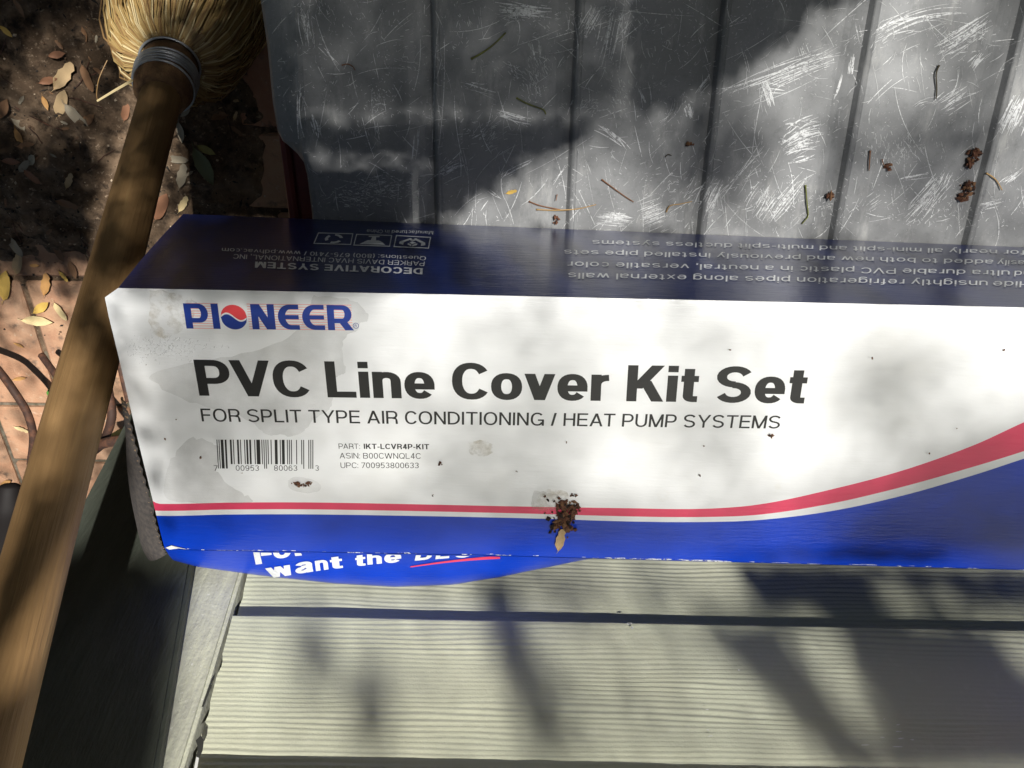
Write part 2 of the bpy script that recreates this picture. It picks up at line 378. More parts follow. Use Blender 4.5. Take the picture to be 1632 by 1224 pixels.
for (u, v, a, b, c, an, l) in [(600, 157, 14, 14, 40, None, 5), (858, 110, 20, 34, 60, 1.3, 10), (740, 35, 18, 26, 26, 1.2, 9), (815, 115, 18, 18, 34, 1.0, 8), (940, 170, 26, 20, 40, -.6, 10), (770, 215, 40, 24, 70, 2.5, 9), (610, 300, 50, 22, 170, 0, 8),
      (560, 315, 40, 20, 80, .3, 7), (850, 140, 16, 26, 40, 1.1, 9), (640, 105, 40, 50, 24, None, 6), (560, 210, 60, 40, 36, 1.3, 9), (700, 150, 180, 110, 110, None, 6), (900, 40, 60, 34, 70, None, 7), (1050, 60, 90, 60, 60, None, 9),
      (1100, 300, 90, 50, 110, 2.4, 9), (1420, 240, 60, 30, 110, 1.6, 7), (1300, 330, 110, 26, 110, None, 6), (1500, 335, 90, 26, 110, None, 6), (1540, 60, 40, 30, 60, 2.6, 12), (1400, 60, 40, 40, 40, 2.6, 12), (1150, 200, 90, 60, 50, None, 8), (1003, 25, 40, 30, 40, 1.2, 9),
      (505, 15, 30, 16, 40, None, 6), (965, 25, 24, 20, 30, 2.3, 8), (985, 150, 22, 40, 60, 1.2, 7), (830, 20, 40, 14, 50, .1, 9), (560, 30, 60, 40, 18, 1.2, 9), (1275, 210, 30, 40, 40, -.3, 16)]:
    smudge(u, v, a, b, c, an, l)
for _ in range(760):                                                # fine stray scratches in every direction
    u, v, a, l = random.uniform(440, 1660), random.uniform(-20, 365), random.choice([random.uniform(0, pi), random.gauss(2.55, .3), random.gauss(1.5, .2)]), min(130, random.expovariate(1 / 24) + 4)
    sliver(u, v, u + cos(a) * l, v + sin(a) * l, random.uniform(.3, 1.0), random.gauss(0, .05))
for _ in range(2400):                                               # nicks
    u, v = random.uniform(440, 1660), random.uniform(-20, 365)
    if noise.noise(V((u / 90, v / 90, 5))) < -.05: continue
    a, l = random.uniform(0, pi), random.uniform(1, 5); sliver(u, v, u + cos(a) * l, v + sin(a) * l, random.uniform(.5, 2.0))
s = mesh('scuffs', sv, sf, SCM, panel); s['kind'] = 'stuff'

# red body below the panel
REDM = M('faded_red_paint', (.12, .022, .017), .5, .4).vary(40, (.07, .015, .013), stretch=(1, 1, 1)).m
a0, a1 = onpan(442, 228, -.02), onpan(458, 350, -.02)
ax = (a1 - a0).normalized(); A, Bq = a0 - ax * .005, a1 + ax * .22
side = V((1, 0, 0)) - ax * ax.x; side.normalize(); dn = NP
prf = [(0, -.30), (0, -.006), (.002, -.001), (.006, 0), (.0085, -.002), (.0095, -.007), (.0115, -.007), (.0125, -.001), (.021, -.0005), (.0235, -.004), (.0245, -.02), (.028, -.30)]
vs = [p + side * x + dn * z for p in (A, Bq) for x, z in prf]; n = len(prf)
fs = [(i, i + 1, n + i + 1, n + i) for i in range(n - 1)] + [tuple(range(n)), tuple(range(2 * n - 1, n - 1, -1))]
rb = mesh('side_rail', vs, fs, REDM); tag(rb, 'red grooved side rail showing under the notched corner of the grey panel', 'rail')

# ------------------------------------------------------------------ the carton
yb = curve([(165, 458), (187, 459), (700, 469), (1100, 478), (1632, 490)])
yf = curve([(200, 868), (258, 873), (300, 876), (760, 884), (960, 890), (1300, 899), (1632, 908)])
r1 = scurve([(200, 792), (242, 798), (253, 803), (367, 801), (514, 801), (820, 807), (1000, 810), (1118, 811), (1213, 803.5), (1325, 780), (1438, 750), (1551, 710), (1632, 673), (1900, 560), (2450, 470)])
r2 = scurve([(200, 808), (253, 814), (367, 812), (514, 812), (820, 818), (1000, 823), (1118, 824), (1213, 820), (1325, 802.5), (1438, 776), (1551, 744), (1632, 719), (1900, 632), (2450, 560)])
r3 = scurve([(200, 816), (253, 822), (367, 820), (514, 820), (820, 825.5), (1000, 831), (1118, 832), (1213, 828.5), (1325, 814.5), (1438, 790), (1551, 757.5), (1632, 731), (1900, 646), (2450, 576)])
le = curve([(458, 190), (466, 176), (475, 166), (560, 187), (690, 217), (800, 244), (850, 256), (876, 263)])
UR = 2450
rows = [yb, lambda u: yb(u) + 16] + [(lambda u, t=t: lerp(yb(u) + 16, max(r1(u), yb(u) + 26), t)) for t in (.1, .2, .3, .4, .5, .6, .7, .8, .9)] + [lambda u: max(r1(u), yb(u) + 26), lambda u: max(r2(u), yb(u) + 28), lambda u: max(r3(u), yb(u) + 30)]
rows += [lambda u: lerp(max(r3(u), yb(u) + 30), yf(u), .5), lambda u: yf(u) - 5, yf]
carton = thing('long_carton', onpan(900, 600), 'long white and blue printed cardboard box lying across the grey panel', 'box')
NC = 150
def topv(t, fr, k):
    u = 200 + (UR - 200) * t
    for _ in range(4):
        v = fr(u); u0 = le(v); u = u0 + (UR - u0) * t ** 1.25
    edge = min(1, (u - u0) / 26)
    h = -.0022 * (1 - edge) ** 2
    if k in (0, len(rows) - 1): h -= .0011
    return onbox(u, fr(u), h)
vs = [topv(i / (NC - 1), f, k) for k, f in enumerate(rows) for i in range(NC)]
nR = len(rows); iw = nR - 6
fs, mi = [], []
for j in range(nR - 1):
    for i in range(NC - 1):
        fs.append((j * NC + i, (j + 1) * NC + i, (j + 1) * NC + i + 1, j * NC + i + 1))
        mi.append(0 if j < iw else (1 if j == iw else (0 if j == iw + 1 else 2)))
top = mesh('printed_top', vs, fs, [WHITE, RED, BLUE], carton, midx=mi, smooth=True)
topback = vs[:NC]; topfront = vs[-NC:]
# back face
bl, br = onpan(292, 341, .001), onpan(1632, 394, .001); bdir = (br - bl)
def backv(a, b):
    p = topback[int(round(a * (NC - 1)))]; s0 = topback[0]; tt = (p - s0).length / (topback[-1] - s0).length
    q = bl + bdir * (tt * (topback[-1] - s0).length / ((onbox(1632, 490) - s0).length))
    r = p.lerp(q, b); r += V((0, 1, 0)) * (.0012 * sin(pi * b) * (1 + noise.noise(V((r.x * 9, b * 2, 0)))))
    return r
vs, fs = grid(NC, 9, backv); vs = [v - EY * 0 for v in vs]
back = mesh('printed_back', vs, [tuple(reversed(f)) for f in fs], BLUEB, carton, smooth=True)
# front face with its sagging bulge
bul = curve([(150, 20), (262, 27), (300, 33), (400, 42), (520, 50), (620, 53), (720, 49), (800, 38), (900, 20), (960, 7), (1000, 0), (3000, 0)])
def frontv(a, b):
    p = topfront[int(round(a * (NC - 1)))]; u = topx(p)[0]
    o = bul(u) / 53 * .041
    s = b * .155
    out = o * (sin(min(1, s / .017) * pi / 2) if s < .017 else max(0, cos((s - .017) / .138 * pi / 2)) ** .8) + .0006
    return p - NP * (s * (.9 if s < .03 else 1) + .0003) - EY * out
vs, fs = grid(NC, 34, lambda a, b: frontv(a, b ** 1.8))
front = mesh('printed_front', vs, fs, BLUE, carton, smooth=True)
# left end, bottom, right end
endl = [topv(0, f, 5) - NP * .004 + EX * .006 for f in rows]
bk0, fr0 = backv(0, 1), frontv(0, 1)
vs = endl + [(bk0.lerp(fr0, i / (len(endl) - 1))) + NP * .002 + EX * .006 for i in range(len(endl))]; n = len(endl)
mesh('end_panel', vs, [(i, i + 1, n + i + 1, n + i) for i in range(n - 1)], KRAFTB, carton)
tl, tr = backv(0, 1), backv(1, 1)
fl, fr_ = frontv(0, 1), frontv(1, 1)
mesh('bottom_panel', [tl, tr, fr_, fl], [(0, 1, 2, 3)], KRAFTB, carton)
mesh('end_panel', [topback[-1], topfront[-1], fr_, tr], [(0, 1, 2, 3)], WHITE, carton)
# torn end flap hanging down on the left: grey corrugated edge
fe = [((196, 640), (200, 640)), ((200, 690), (212, 690)), ((202, 740), (224, 740)), ((208, 790), (238, 790)), ((217, 835), (249, 835)), ((226, 872), (258, 868)), ((236, 892), (266, 884))]
outer = smoothpath([onbox(*a, -.022) for a, b in fe], 6); inner = smoothpath([onbox(*b, -.0035) for a, b in fe], 6)
vs = []
for i, (a, b) in enumerate(zip(outer, inner)):
    for t in range(5):
        q = b.lerp(a, t / 4); q += NP * (.004 * sin(pi * t / 4)); q += EX * (.0007 * (1 if i % 2 else -1) * (1 - t / 4)); vs.append(q)
fs = [(i * 5 + t, i * 5 + t + 1, i * 5 + t + 6, i * 5 + t + 5) for i in range(len(outer) - 1) for t in range(4)]
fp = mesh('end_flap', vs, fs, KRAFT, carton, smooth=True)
cr = []
for i in range(0, len(outer) - 3):
    a = inner[i].lerp(inner[i + 1], .5)
    cr.append(tube([a - EX * .0012 - NP * .001, a - EX * .0035 - NP * .003, a - EX * .006 - NP * .008], .0009, 5))
mesh('corrugation', *join(cr), KRAFTB, fp)
mesh('torn_liner', [onbox(264, 873, .0006), onbox(273, 869.5, .0012), onbox(298, 875.5, .0010), onbox(284, 874, .0004), onbox(270, 876, .0004)], [(0, 1, 2, 3, 4)], WHITE, carton)

WEAR_GLINT = M('worn_paper_glint', (.86, .87, .89), .4, .4); WEAR_GLINT.alpha(WEAR_GLINT.ramp(WEAR_GLINT.noise(300, detail=3), .42, .58)); WEAR_GLINT = WEAR_GLINT.m
wv, wf = [], []
for _ in range(110):
    u = random.choice([random.uniform(960, 1700), random.uniform(960, 1140), random.uniform(960, 1140), random.uniform(270, 960)]); l = random.expovariate(1 / 10) + 2; k = len(wv); y = yf(u) - random.uniform(-.2, 1.6); t = random.uniform(.15, .7)
    wv += [onbox(u, y - t, .00012 - .0007), onbox(u + l, y - t + .018 * l, .00012 - .0007), onbox(u + l, y + t * .6 + .018 * l, -.0009), onbox(u, y + t * .6, -.0009)]; wf.append((k, k + 1, k + 2, k + 3))
for _ in range(420):                                                # gloss sparkle painted as pale slivers near the left end
    u, y = random.gauss(255, 34), random.gauss(556, 9); a = random.gauss(-1.1, .5); l = random.uniform(2, 9); t = random.uniform(.25, .6); k = len(wv)
    if u < le(y) + 14: continue
    dx, dy = cos(a) * l, sin(a) * l; nx, ny = -sin(a) * t, cos(a) * t
    wv += [onbox(u + nx, y + ny, .0003), onbox(u - nx, y - ny, .0003), onbox(u + dx - nx * .3, y + dy - ny * .3, .0004), onbox(u + dx + nx * .3, y + dy + ny * .3, .0004)]; wf.append((k, k + 1, k + 2, k + 3))
mesh('wear_and_glints', wv, wf, WEAR_GLINT, carton)['kind'] = 'stuff'

# ------------------------------------------------------------------ stroke alphabet (cap height 1)
def arc(cx, cy, rx, ry, a0, a1, n=16, e=2.25):
    out = []
    for i in range(n + 1):
        a = RAD(lerp(a0, a1, i / n)); c, s_ = cos(a), sin(a)
        out.append((cx + rx * math.copysign(abs(c) ** (2 / e), c), cy + ry * math.copysign(abs(s_) ** (2 / e), s_)))
    return out
XH, DS = .73, -.27
def glyph(ch, sw, hw):
    s, h = sw / 2, hw / 2; G = []
    def VV(x, a, b): G.append([(x - s, a), (x + s, a), (x + s, b), (x - s, b)])
    def HH(a, b, y): G.append([(a, y - h), (b, y - h), (b, y + h), (a, y + h)])
    def DD(x0, y0, x1, y1, k=1.06): t = s * k; G.append([(x0 - t, y0), (x0 + t, y0), (x1 + t, y1), (x1 - t, y1)])
    def SS(p): G.append(('s', p))
    def bowl(x, w, yt, ybm):  # D-shaped right bowl
        r = (yt - ybm) / 2; rx = min(r * 1.05, (w - s) - x - .02)
        SS([(x, yt), (w - s - rx, yt)] + arc(w - s - rx, (yt + ybm) / 2, rx, r, 90, -90) + [(x, ybm)])
    def ring(w, top, bot=0.0, x=0.0): SS(arc(x + w / 2, (top + bot) / 2, w / 2 - s, (top - bot) / 2 - h, 0, 360, 28))
    def shoulder(x0, x1, top=XH, bot=0.0): # n arch
        r = (x1 - x0 - sw) / 2
        SS(arc((x0 + x1) / 2, top - h - r * .95, r, r * .95, 165, 0, 12) + [(x1 - s, bot)])
    c = ch
    if c == 'A': w = .86; DD(sw * .5, 0, w / 2, 1); DD(w - sw * .5, 0, w / 2, 1); HH(.2, w - .2, .31)
    elif c == 'B': w = .76; VV(s, 0, 1); bowl(s, w - .04, 1 - h, .53); bowl(s, w, .53, h)
    elif c == 'C': w = .775; SS(arc(.42, .5, .42 - s, .5 - h + .012, 33, 327, 26))
    elif c == 'D': w = .80; VV(s, 0, 1); bowl(s, w, 1 - h, h)
    elif c == 'E': w = .70; VV(s, 0, 1); HH(sw, w, 1 - h); HH(sw, w - .04, .52); HH(sw, w, h)
    elif c == 'F': w = .66; VV(s, 0, 1); HH(sw, w, 1 - h); HH(sw, w - .06, .5)
    elif c == 'G': w = .87; SS(arc(w / 2, .5, w / 2 - s, .5 - h + .012, 42, 330, 26)); HH(w * .55, w, .43); VV(w - s * .8, 0, .43)
    elif c == 'H': w = .77; VV(s, 0, 1); VV(w - s, 0, 1); HH(sw, w - sw, .53)
    elif c == 'I': w = sw; VV(s, 0, 1)
    elif c == 'K': w = .82; VV(s, 0, 1); DD(sw * .9, .36, w - sw * .75, 1, 1.25); DD(w - sw * .62, 0, sw * 1.75, .58, 1.2)
    elif c == 'L': w = .64; VV(s, 0, 1); HH(sw, w, h)
    elif c == 'M': w = .94; VV(s, 0, 1); VV(w - s, 0, 1); DD(s, 1, w / 2, 0); DD(w - s, 1, w / 2, 0)
    elif c == 'N': w = .77; VV(s, 0, 1); VV(w - s, 0, 1); DD(s, 1, w - s, 0)
    elif c == 'O': w = .90; ring(w, 1.012, -.012)
    elif c == 'P': w = .74; VV(s, 0, 1); bowl(s, w, 1 - h, .42)
    elif c == 'Q': w = .90; ring(w, 1.012, -.012); DD(w - .08, -.03, w * .6, .26)
    elif c == 'R': w = .77; VV(s, 0, 1); bowl(s, w - .02, 1 - h, .46); SS([(w * .5, .46), (w - sw * .9, .40), (w - sw * .65, .26), (w - s, 0)])
    elif c in 'Ss':
        H = 1.0 if c == 'S' else XH; w = .78 if c == 'S' else .62; m = H / 2; q = (H / 2 - h) / 2
        SS(arc(w / 2, H - h - q + .01, w / 2 - s, q, 20, 270, 16, 2) + arc(w / 2, h + q - .01, w / 2 - s, q, 90, -160, 16, 2))
    elif c == 'T': w = .76; VV(w / 2, 0, 1 - hw); HH(0, w, 1 - h)
    elif c == 'U': w = .77; r = w / 2 - s; SS([(s, 1), (s, r + h)] + arc(w / 2, r + h - .01, r, r, 180, 360) + [(w - s, 1)])
    elif c == 'V': w = .86; DD(sw * .5, 1, w / 2, 0); DD(w - sw * .5, 1, w / 2, 0)
    elif c == 'W': w = 1.22; DD(s, 1, w * .27, 0); DD(w / 2, 1, w * .27, 0); DD(w / 2, 1, w * .73, 0); DD(w - s, 1, w * .73, 0)
    elif c == 'Y': w = .86; VV(w / 2, 0, .45); DD(w / 2, .40, sw * .5, 1); DD(w / 2, .40, w - sw * .5, 1)
    elif c == 'a':
        w = .64; SS([(w - s * 1.1, 0), (w - s * 1.1, XH - .26)] + arc(w / 2 + .01, XH - .25, w / 2 - s - .01, .25 - h, 0, 165, 14))
        SS([(w - s, .42), (w * .45, .40)] + arc(w * .42, .21, w * .42 - s, .2 - h + .01, 90, 270, 12) + [(w * .5, h), (w - s, .22)])
    elif c in 'bdpq':
        w = .66; lo_, hi_ = (0, 1) if c in 'bd' else (DS, XH); VV(s if c in 'bp' else w - s, lo_, hi_); ring(w, XH + .01, -.01)
    elif c == 'c': w = .60; SS(arc(w / 2, XH / 2, w / 2 - s, XH / 2 - h + .01, 40, 320, 22))
    elif c == 'e': w = .66; SS(arc(w / 2, XH / 2, w / 2 - s, XH / 2 - h + .01, 0, 322, 24)); HH(s, w, XH / 2 - h * .3); VV(w - s, XH / 2 - h * 1.3, XH / 2 + .03)
    elif c == 'f': w = .38; VV(w * .42, 0, .8); SS([(w * .42, .78)] + arc(w * .42 + .14, .8, .14, .2 - h, 180, 95, 8) + [(w, 1 - h)]); HH(0, w, XH - h)
    elif c == 'g': w = .66; ring(w, XH + .01, .01); SS([(w - s, XH), (w - s, -.05)] + arc(w / 2, -.05, w / 2 - s, -DS - .05 - h, 0, -165, 12))
    elif c in 'hn': w = .62; VV(s, 0, 1 if c == 'h' else XH); shoulder(0, w)
    elif c == 'i': w = sw; VV(s, 0, XH); G.append([(0, 1 - hw * 1.05), (sw, 1 - hw * 1.05), (sw, 1), (0, 1)])
    elif c == 'k': w = .62; VV(s, 0, 1); DD(sw, .28, w - sw * .6, XH, 1.1); DD(w - sw * .55, 0, sw * 1.6, .42, 1.1)
    elif c == 'l': w = sw; VV(s, 0, 1)
    elif c == 'm': w = .98; VV(s, 0, XH); shoulder(0, w / 2 + s); shoulder(w / 2 - s, w)
    elif c == 'o': w = .68; ring(w, XH + .01, -.01)
    elif c == 'r': w = .40; VV(s, 0, XH); SS(arc(w, XH - h - .22, w - s, .22, 180, 92, 8))
    elif c == 't': w = .38; VV(w * .45, .16, .92); HH(0, w, XH - h); SS([(w * .45, .18)] + arc(w * .45 + .12, .17, .12, .17 - h, 180, 265, 6) + [(w, h)])
    elif c == 'u': w = .62; VV(w - s, 0, XH); r = (w - sw) / 2; SS([(s, XH), (s, r + h)] + arc(w / 2, r * .95 + h - .01, r, r * .95, 180, 345, 12))
    elif c == 'v': w = .66; DD(s, XH, w / 2, 0); DD(w - s, XH, w / 2, 0)
    elif c == 'w': w = .94; DD(s, XH, w * .27, 0); DD(w / 2, XH, w * .27, 0); DD(w / 2, XH, w * .73, 0); DD(w - s, XH, w * .73, 0)
    elif c == 'x': w = .64; DD(s, XH, w - s, 0); DD(w - s, XH, s, 0)
    elif c == 'y': w = .66; DD(s, XH, w / 2 + .02, 0); DD(w - s, XH, w * .32, DS); HH(w * .06, w * .36, DS + h)
    elif c == '0': w = .64; ring(w, 1.01, -.01)
    elif c == '1': w = .36; VV(w - s, 0, 1); DD(w * .15, .74, w - s, .98, 1)
    elif c == '2': w = .64; SS(arc(w / 2, .70, w / 2 - s, .30 - h, 165, -30, 14) + [(s, h)]); HH(s, w, h)
    elif c == '3': w = .64; SS(arc(w / 2, .745, w / 2 - s * 1.3, .255 - h, 160, -90, 14, 2)); SS(arc(w / 2, .275, w / 2 - s, .275 - h, 90, -160, 14, 2))
    elif c == '4': w = .66; VV(w * .70, 0, 1); HH(0, w, .27); DD(s, .24, w * .64, 1, 1.0)
    elif c == '5': w = .64; HH(.1, w - .04, 1 - h); DD(s * 1.2, .45, .11 + s, 1); SS(arc(w / 2, .33, w / 2 - s, .33 - h, 140, -150, 18, 2.1))
    elif c == '6': w = .64; SS(arc(w / 2, .32, w / 2 - s, .32 - h, 0, 360, 22)); SS(arc(w / 2, .5, w / 2 - s, .5 - h, 35, 200, 14))
    elif c == '7': w = .62; HH(0, w, 1 - h); DD(w * .3, 0, w - s, 1 - hw)
    elif c == '8': w = .64; ring(w - .06, 1.01, .46, .03); ring(w, .54, -.01)
    elif c == '9': w = .64; SS(arc(w / 2, .68, w / 2 - s, .32 - h, 0, 360, 22)); SS(arc(w / 2, .5, w / 2 - s, .5 - h, 215, 380, 14))
    elif c == '/': w = .36; DD(s, 0, w - s, 1)
    elif c == '-': w = .34; HH(0, w, .36)
    elif c == ':': w = sw; VV(s, 0, sw); VV(s, XH - sw, XH)
    elif c == '.': w = sw; VV(s, 0, sw)
    elif c == ',': w = sw; VV(s, 0, sw); DD(s * .6, -.16, s * 1.2, 0)
    elif c == '(': w = .26; SS(arc(w + .12, .4, w + .1 - s, .66, 125, 235, 10, 2))
    elif c == ')': w = .26; SS(arc(-.12, .4, w + .1 - s, .66, 55, -55, 10, 2))
    else: w = .34
    return G, w
def stroke_quads(p, sw, hw):
    n = len(p); closed = math.hypot(p[0][0] - p[-1][0], p[0][1] - p[-1][1]) < 1e-6; L, R = [], []
    q = [p[0]]
    for a in p[1:]:
        if math.hypot(a[0] - q[-1][0], a[1] - q[-1][1]) > 1e-4: q.append(a)
    p = q; n = len(p)
    for i in range(n):
        if closed: a, b = p[i - 1 if i else n - 2], p[i + 1 if i < n - 1 else 1]
        else: a, b = p[max(0, i - 1)], p[min(n - 1, i + 1)]
        tx, ty = b[0] - a[0], b[1] - a[1]; l = math.hypot(tx, ty) or 1; nx, ny = -ty / l, tx / l
        k = .5 * math.hypot(sw * nx, hw * ny) if True else 0
        L.append((p[i][0] + nx * k, p[i][1] + ny * k)); R.append((p[i][0] - nx * k, p[i][1] - ny * k))
    return [[L[i], R[i], R[i + 1], L[i + 1]] for i in range(n - 1)]
def layout(text, sw, hw, gap, space=.36):
    x = 0; polys = []
    kern = {'PV': -.05, 'VC': -.03, 'AI': 0, 'PA': -.08, 'RT': -.04, 'LC': 0, 'LT': -.06, 'TY': -.02, 'YP': -.04, 'AT': -.08, 'AV': -.10, 'VA': -.10, 'RA': -.02, 'TI': 0, 'ov': -.02, 've': -.02, 'rk': 0, 'Ki': -.02}
    for i, c in enumerate(text):
        if c == ' ': x += space; continue
        G, wd = glyph(c, sw, hw); z = 0
        for g in G:
            if g[0] == 's':
                for qd in stroke_quads(g[1], sw, hw): polys.append(([(a + x, b) for a, b in qd], z))
            else: polys.append(([(a + x, b) for a, b in g], z))
            z += 1
        x += wd + gap + kern.get(text[i:i + 2], 0)
    return polys, x - gap
class Print:
    """collects flat print on one face of the box"""
    def __init__(s): s.v, s.f = [], []
    def add(s, poly, mapf, z=0):
        k = len(s.v); s.v += [mapf(a, b, z) for a, b in poly]; s.f.append(tuple(range(k, k + len(poly))))
    def build(s, name, mat, parent): return mesh(name, s.v, s.f, mat, parent)
def frame_on(surf, p0, p1, ptop):
    """unit frame: origin baseline start, x to baseline end, y to cap top; exact on the surface plane"""
    O, X, T = surf(*p0), surf(*p1), surf(*ptop)
    return O, X - O, T - O
def text(pr, surf, nrm, s, p0, p1, ptop, sw=.115, hw=.1, gap=.17, space=.36, off=.00012):
    polys, W = layout(s, sw, hw, gap, space); O, X, T = frame_on(surf, p0, p1, ptop)
    for poly, z in polys: pr.add(poly, lambda a, b, z_: O + X * (a / W) + T * b + nrm * (off + .00002 * z_), z)
pk = Print(); top_ = lambda u, v: onbox(u, v)
BOLD = dict(sw=.222, hw=.168, gap=.075, space=.31)
text(pk, top_, NP, 'PVC Line Cover Kit Set', (318, 630.5), (1281, 643), (308, 573), **BOLD)
text(pk, top_, NP, 'FOR SPLIT TYPE AIR CONDITIONING / HEAT PUMP SYSTEMS', (322, 671.5), (1242, 683), (319, 651), sw=.145, hw=.12, gap=.13, space=.34)
text(pk, top_, NP, 'PART:', (540, 715), (574, 715.3), (539.3, 706.7), sw=.12, gap=.13)
text(pk, top_, NP, 'IKT-LCVR4P-KIT', (580, 715.3), (684, 716), (579.5, 707), sw=.21, hw=.16, gap=.12)
text(pk, top_, NP, 'ASIN: B00CWNQL4C', (541.5, 730.5), (670.5, 731), (541, 721.7), sw=.12, gap=.14)
text(pk, top_, NP, 'UPC: 700953800633', (543, 745.7), (667.5, 746), (542.5, 737), sw=.12, gap=.14)
for t_, a, b in (('7', 341, 347), ('00953', 376, 413), ('80063', 437, 474), ('3', 502.5, 508.5)):
    text(pk, top_, NP, t_, (a, 750), (b, 750.2), (a - .4, 741.5), sw=.115, gap=.16)
pk.build('lettering', INK, carton)
# barcode
bars = Print()
Lc = {'0': '3211', '1': '2221', '2': '2122', '3': '1411', '4': '1132', '5': '1231', '6': '1114', '7': '1312', '8': '1213', '9': '3112'}
x = 0; total = 95; O, X, T = frame_on(top_, (347.5, 746.5), (499.5, 747), (345, 700.5))
def bar(x0, wd, long): bars.add([(x0 / total, 0 if long else .155), ((x0 + wd * .92) / total, 0 if long else .155), ((x0 + wd * .92) / total, 1), (x0 / total, 1)], lambda a, b, z: O + X * a + T * b + NP * .00012)
for a in (0, 2): bar(a, 1, True)
x = 3
for i, dgt in enumerate('700953'):
    for j, k in enumerate(Lc[dgt]):
        if j % 2: bar(x, int(k), i == 0)
        x += int(k)
for a in (x + 1, x + 3): bar(a, 1, True)
x += 5
for i, dgt in enumerate('800633'):
    for j, k in enumerate(Lc[dgt]):
        if j % 2 == 0: bar(x, int(k), i == 5)
        x += int(k)
for a in (x, x + 2): bar(a, 1, True)
bars.build('barcode', INK, carton)
# logo
O, X, T = frame_on(top_, (297.4, 523.5), (564.5, 526.5), (291.5, 483.3))
ASP = X.length / T.length
def lg(a, b, z=0): return O + X * a + T * b + NP * (.00014 + .00002 * z)
lst = Print()
for i in range(11):
    y = i / 10 * .985
    for a, b in ((.02, .205), (.375, .992)):
        lst.add([(a, y), (b, y), (b, y + .028), (a, y + .028)], lambda p, q, z: O + X * p + T * q + NP * .0001)
lst.build('logo_stripes', INKS, carton)
lb = Print()
def lstroke(p, sw, hw, z):
    for qd in stroke_quads([(a * ASP, b) for a, b in p], sw, hw): lb.add([(a / ASP, b) for a, b in qd], lg, z)
def lrect(a, b, c, d, z=0): lb.add([(a, c), (b, c), (b, d), (a, d)], lg, z)
sw_ = .042; hw_ = .185
lrect(0, sw_, 0, 1)
lstroke([(sw_ * .5, .905), (.085, .905)] + [(.085 + .034 * cos(RAD(t)), .62 + .285 * sin(RAD(t))) for t in range(90, -91, -15)] + [(sw_ * .5, .335)], .26, .185, 1)
lrect(.162, .162 + sw_, 0, 1)
lrect(.395, .395 + sw_, 0, 1); lrect(.492, .492 + sw_, 0, 1); lb.add([(.395, 1), (.447, 1), (.534, 0), (.482, 0)], lg, 1)
for x0, x1 in ((.553, .678), (.697, .828)):
    lstroke([(x1, .905), (x0 + .075, .905)] + [(x0 + .075 - .054 * cos(RAD(t)), .5 + .405 * sin(RAD(t))) for t in range(85, -86, -10)] + [(x0 + .075, .095), (x1, .095)], .27, .185, 1)
    lrect(x0 + .03, x1 - .002, .42, .585, 2)
lrect(.845, .845 + sw_, 0, 1)
lstroke([(.87, .905), (.935, .905)] + [(.935 + .034 * cos(RAD(t)), .64 + .265 * sin(RAD(t))) for t in range(90, -91, -15)] + [(.87, .375)], .26, .185, 1)
lb.add([(.905, .40), (.955, .40), (1.0, 0), (.948, 0)], lg, 2)
# registered mark
rm = Print()
for qd in stroke_quads(arc(0, 0, 1, 1, 0, 360, 24, 2), .2, .2): rm.add([(1.012 + a * .0165, .19 + b * .0165 * ASP) for a, b in qd], lg, 0)
rp, rw = layout('R', .16, .14, 0)
for poly, z in rp: rm.add([(1.0045 + a * .0165 * .95, .19 + (b - .5) * .0165 * ASP * .95) for a, b in poly], lg, z)
# globe: lower blue half with an S-shaped edge
gcx, gcy, gr = .291, .475, .078
gw = lambda t: .22 * sin(pi * t)               # t -1..1 across
def half(sign, mat, nm, off):
    pr = Print(); N = 24
    for i in range(N):
        q = []
        for t in (lerp(-1, 1, i / N), lerp(-1, 1, (i + 1) / N)):
            yc = (1 - t * t) ** .5; m = max(-yc, min(yc, .30 * sin(-pi * t * .95) + off * sign)); q.append((t, sign * yc if (sign * yc - m) * sign > 0 else m, m))
        pr.add([(gcx + q[0][0] * gr, gcy + q[0][1] * gr * ASP), (gcx + q[0][0] * gr, gcy + q[0][2] * gr * ASP), (gcx + q[1][0] * gr, gcy + q[1][2] * gr * ASP), (gcx + q[1][0] * gr, gcy + q[1][1] * gr * ASP)], lg, 0)
    pr.build(nm, mat, carton)
half(1, INKR, 'logo_ball', .07)
half(-1, INKB, 'logo_ball', .07)
lb.build('lettering', INKB, carton); rm.build('registered_mark', INKB, carton)
# wet stain patches on the white print
STM = M('water_stain', (.40, .39, .37), .3, .5, coat=.3)
STM.alpha(STM.ramp(STM.noise(40, detail=4), .25, .75, .05, .24)); STM = STM.m
STY = M('tan_stain', (.55, .44, .28), .5, .4); STY.alpha(STY.ramp(STY.noise(130, detail=4), .45, .8, 0, .5)); STY = STY.m
def blob(name, pts, mat, z, jag=3):
    P = [V((a, b, 0)) for a, b in pts]; P = smoothpath(P + [P[0]], 6)[:-1]
    P = [p + V((noise.noise(p * .11), noise.noise(p * .11 + V((9, 9, 9))), 0)) * jag + V((noise.noise(p * .4), noise.noise(p * .4 + V((5, 1, 9))), 0)) * jag * .5 for p in P]
    vs = [onbox(p.x, p.y, z) for p in P]
    return mesh(name, vs, [tuple(range(len(vs)))], mat, carton)
blob('water_stain', [(500, 470), (560, 478), (585, 500), (575, 520), (548, 540), (545, 560), (552, 590), (540, 598), (526, 615), (528, 650), (500, 668), (480, 690), (445, 694), (420, 690), (392, 668), (300, 640), (240, 600), (300, 580), (400, 560), (470, 530)], STM, .00005, 5)
blob('water_stain', [(340, 705), (352, 725), (345, 750), (362, 770), (390, 790), (398, 801), (300, 800), (262, 790), (270, 740), (300, 700)], STM, .00005, 5)
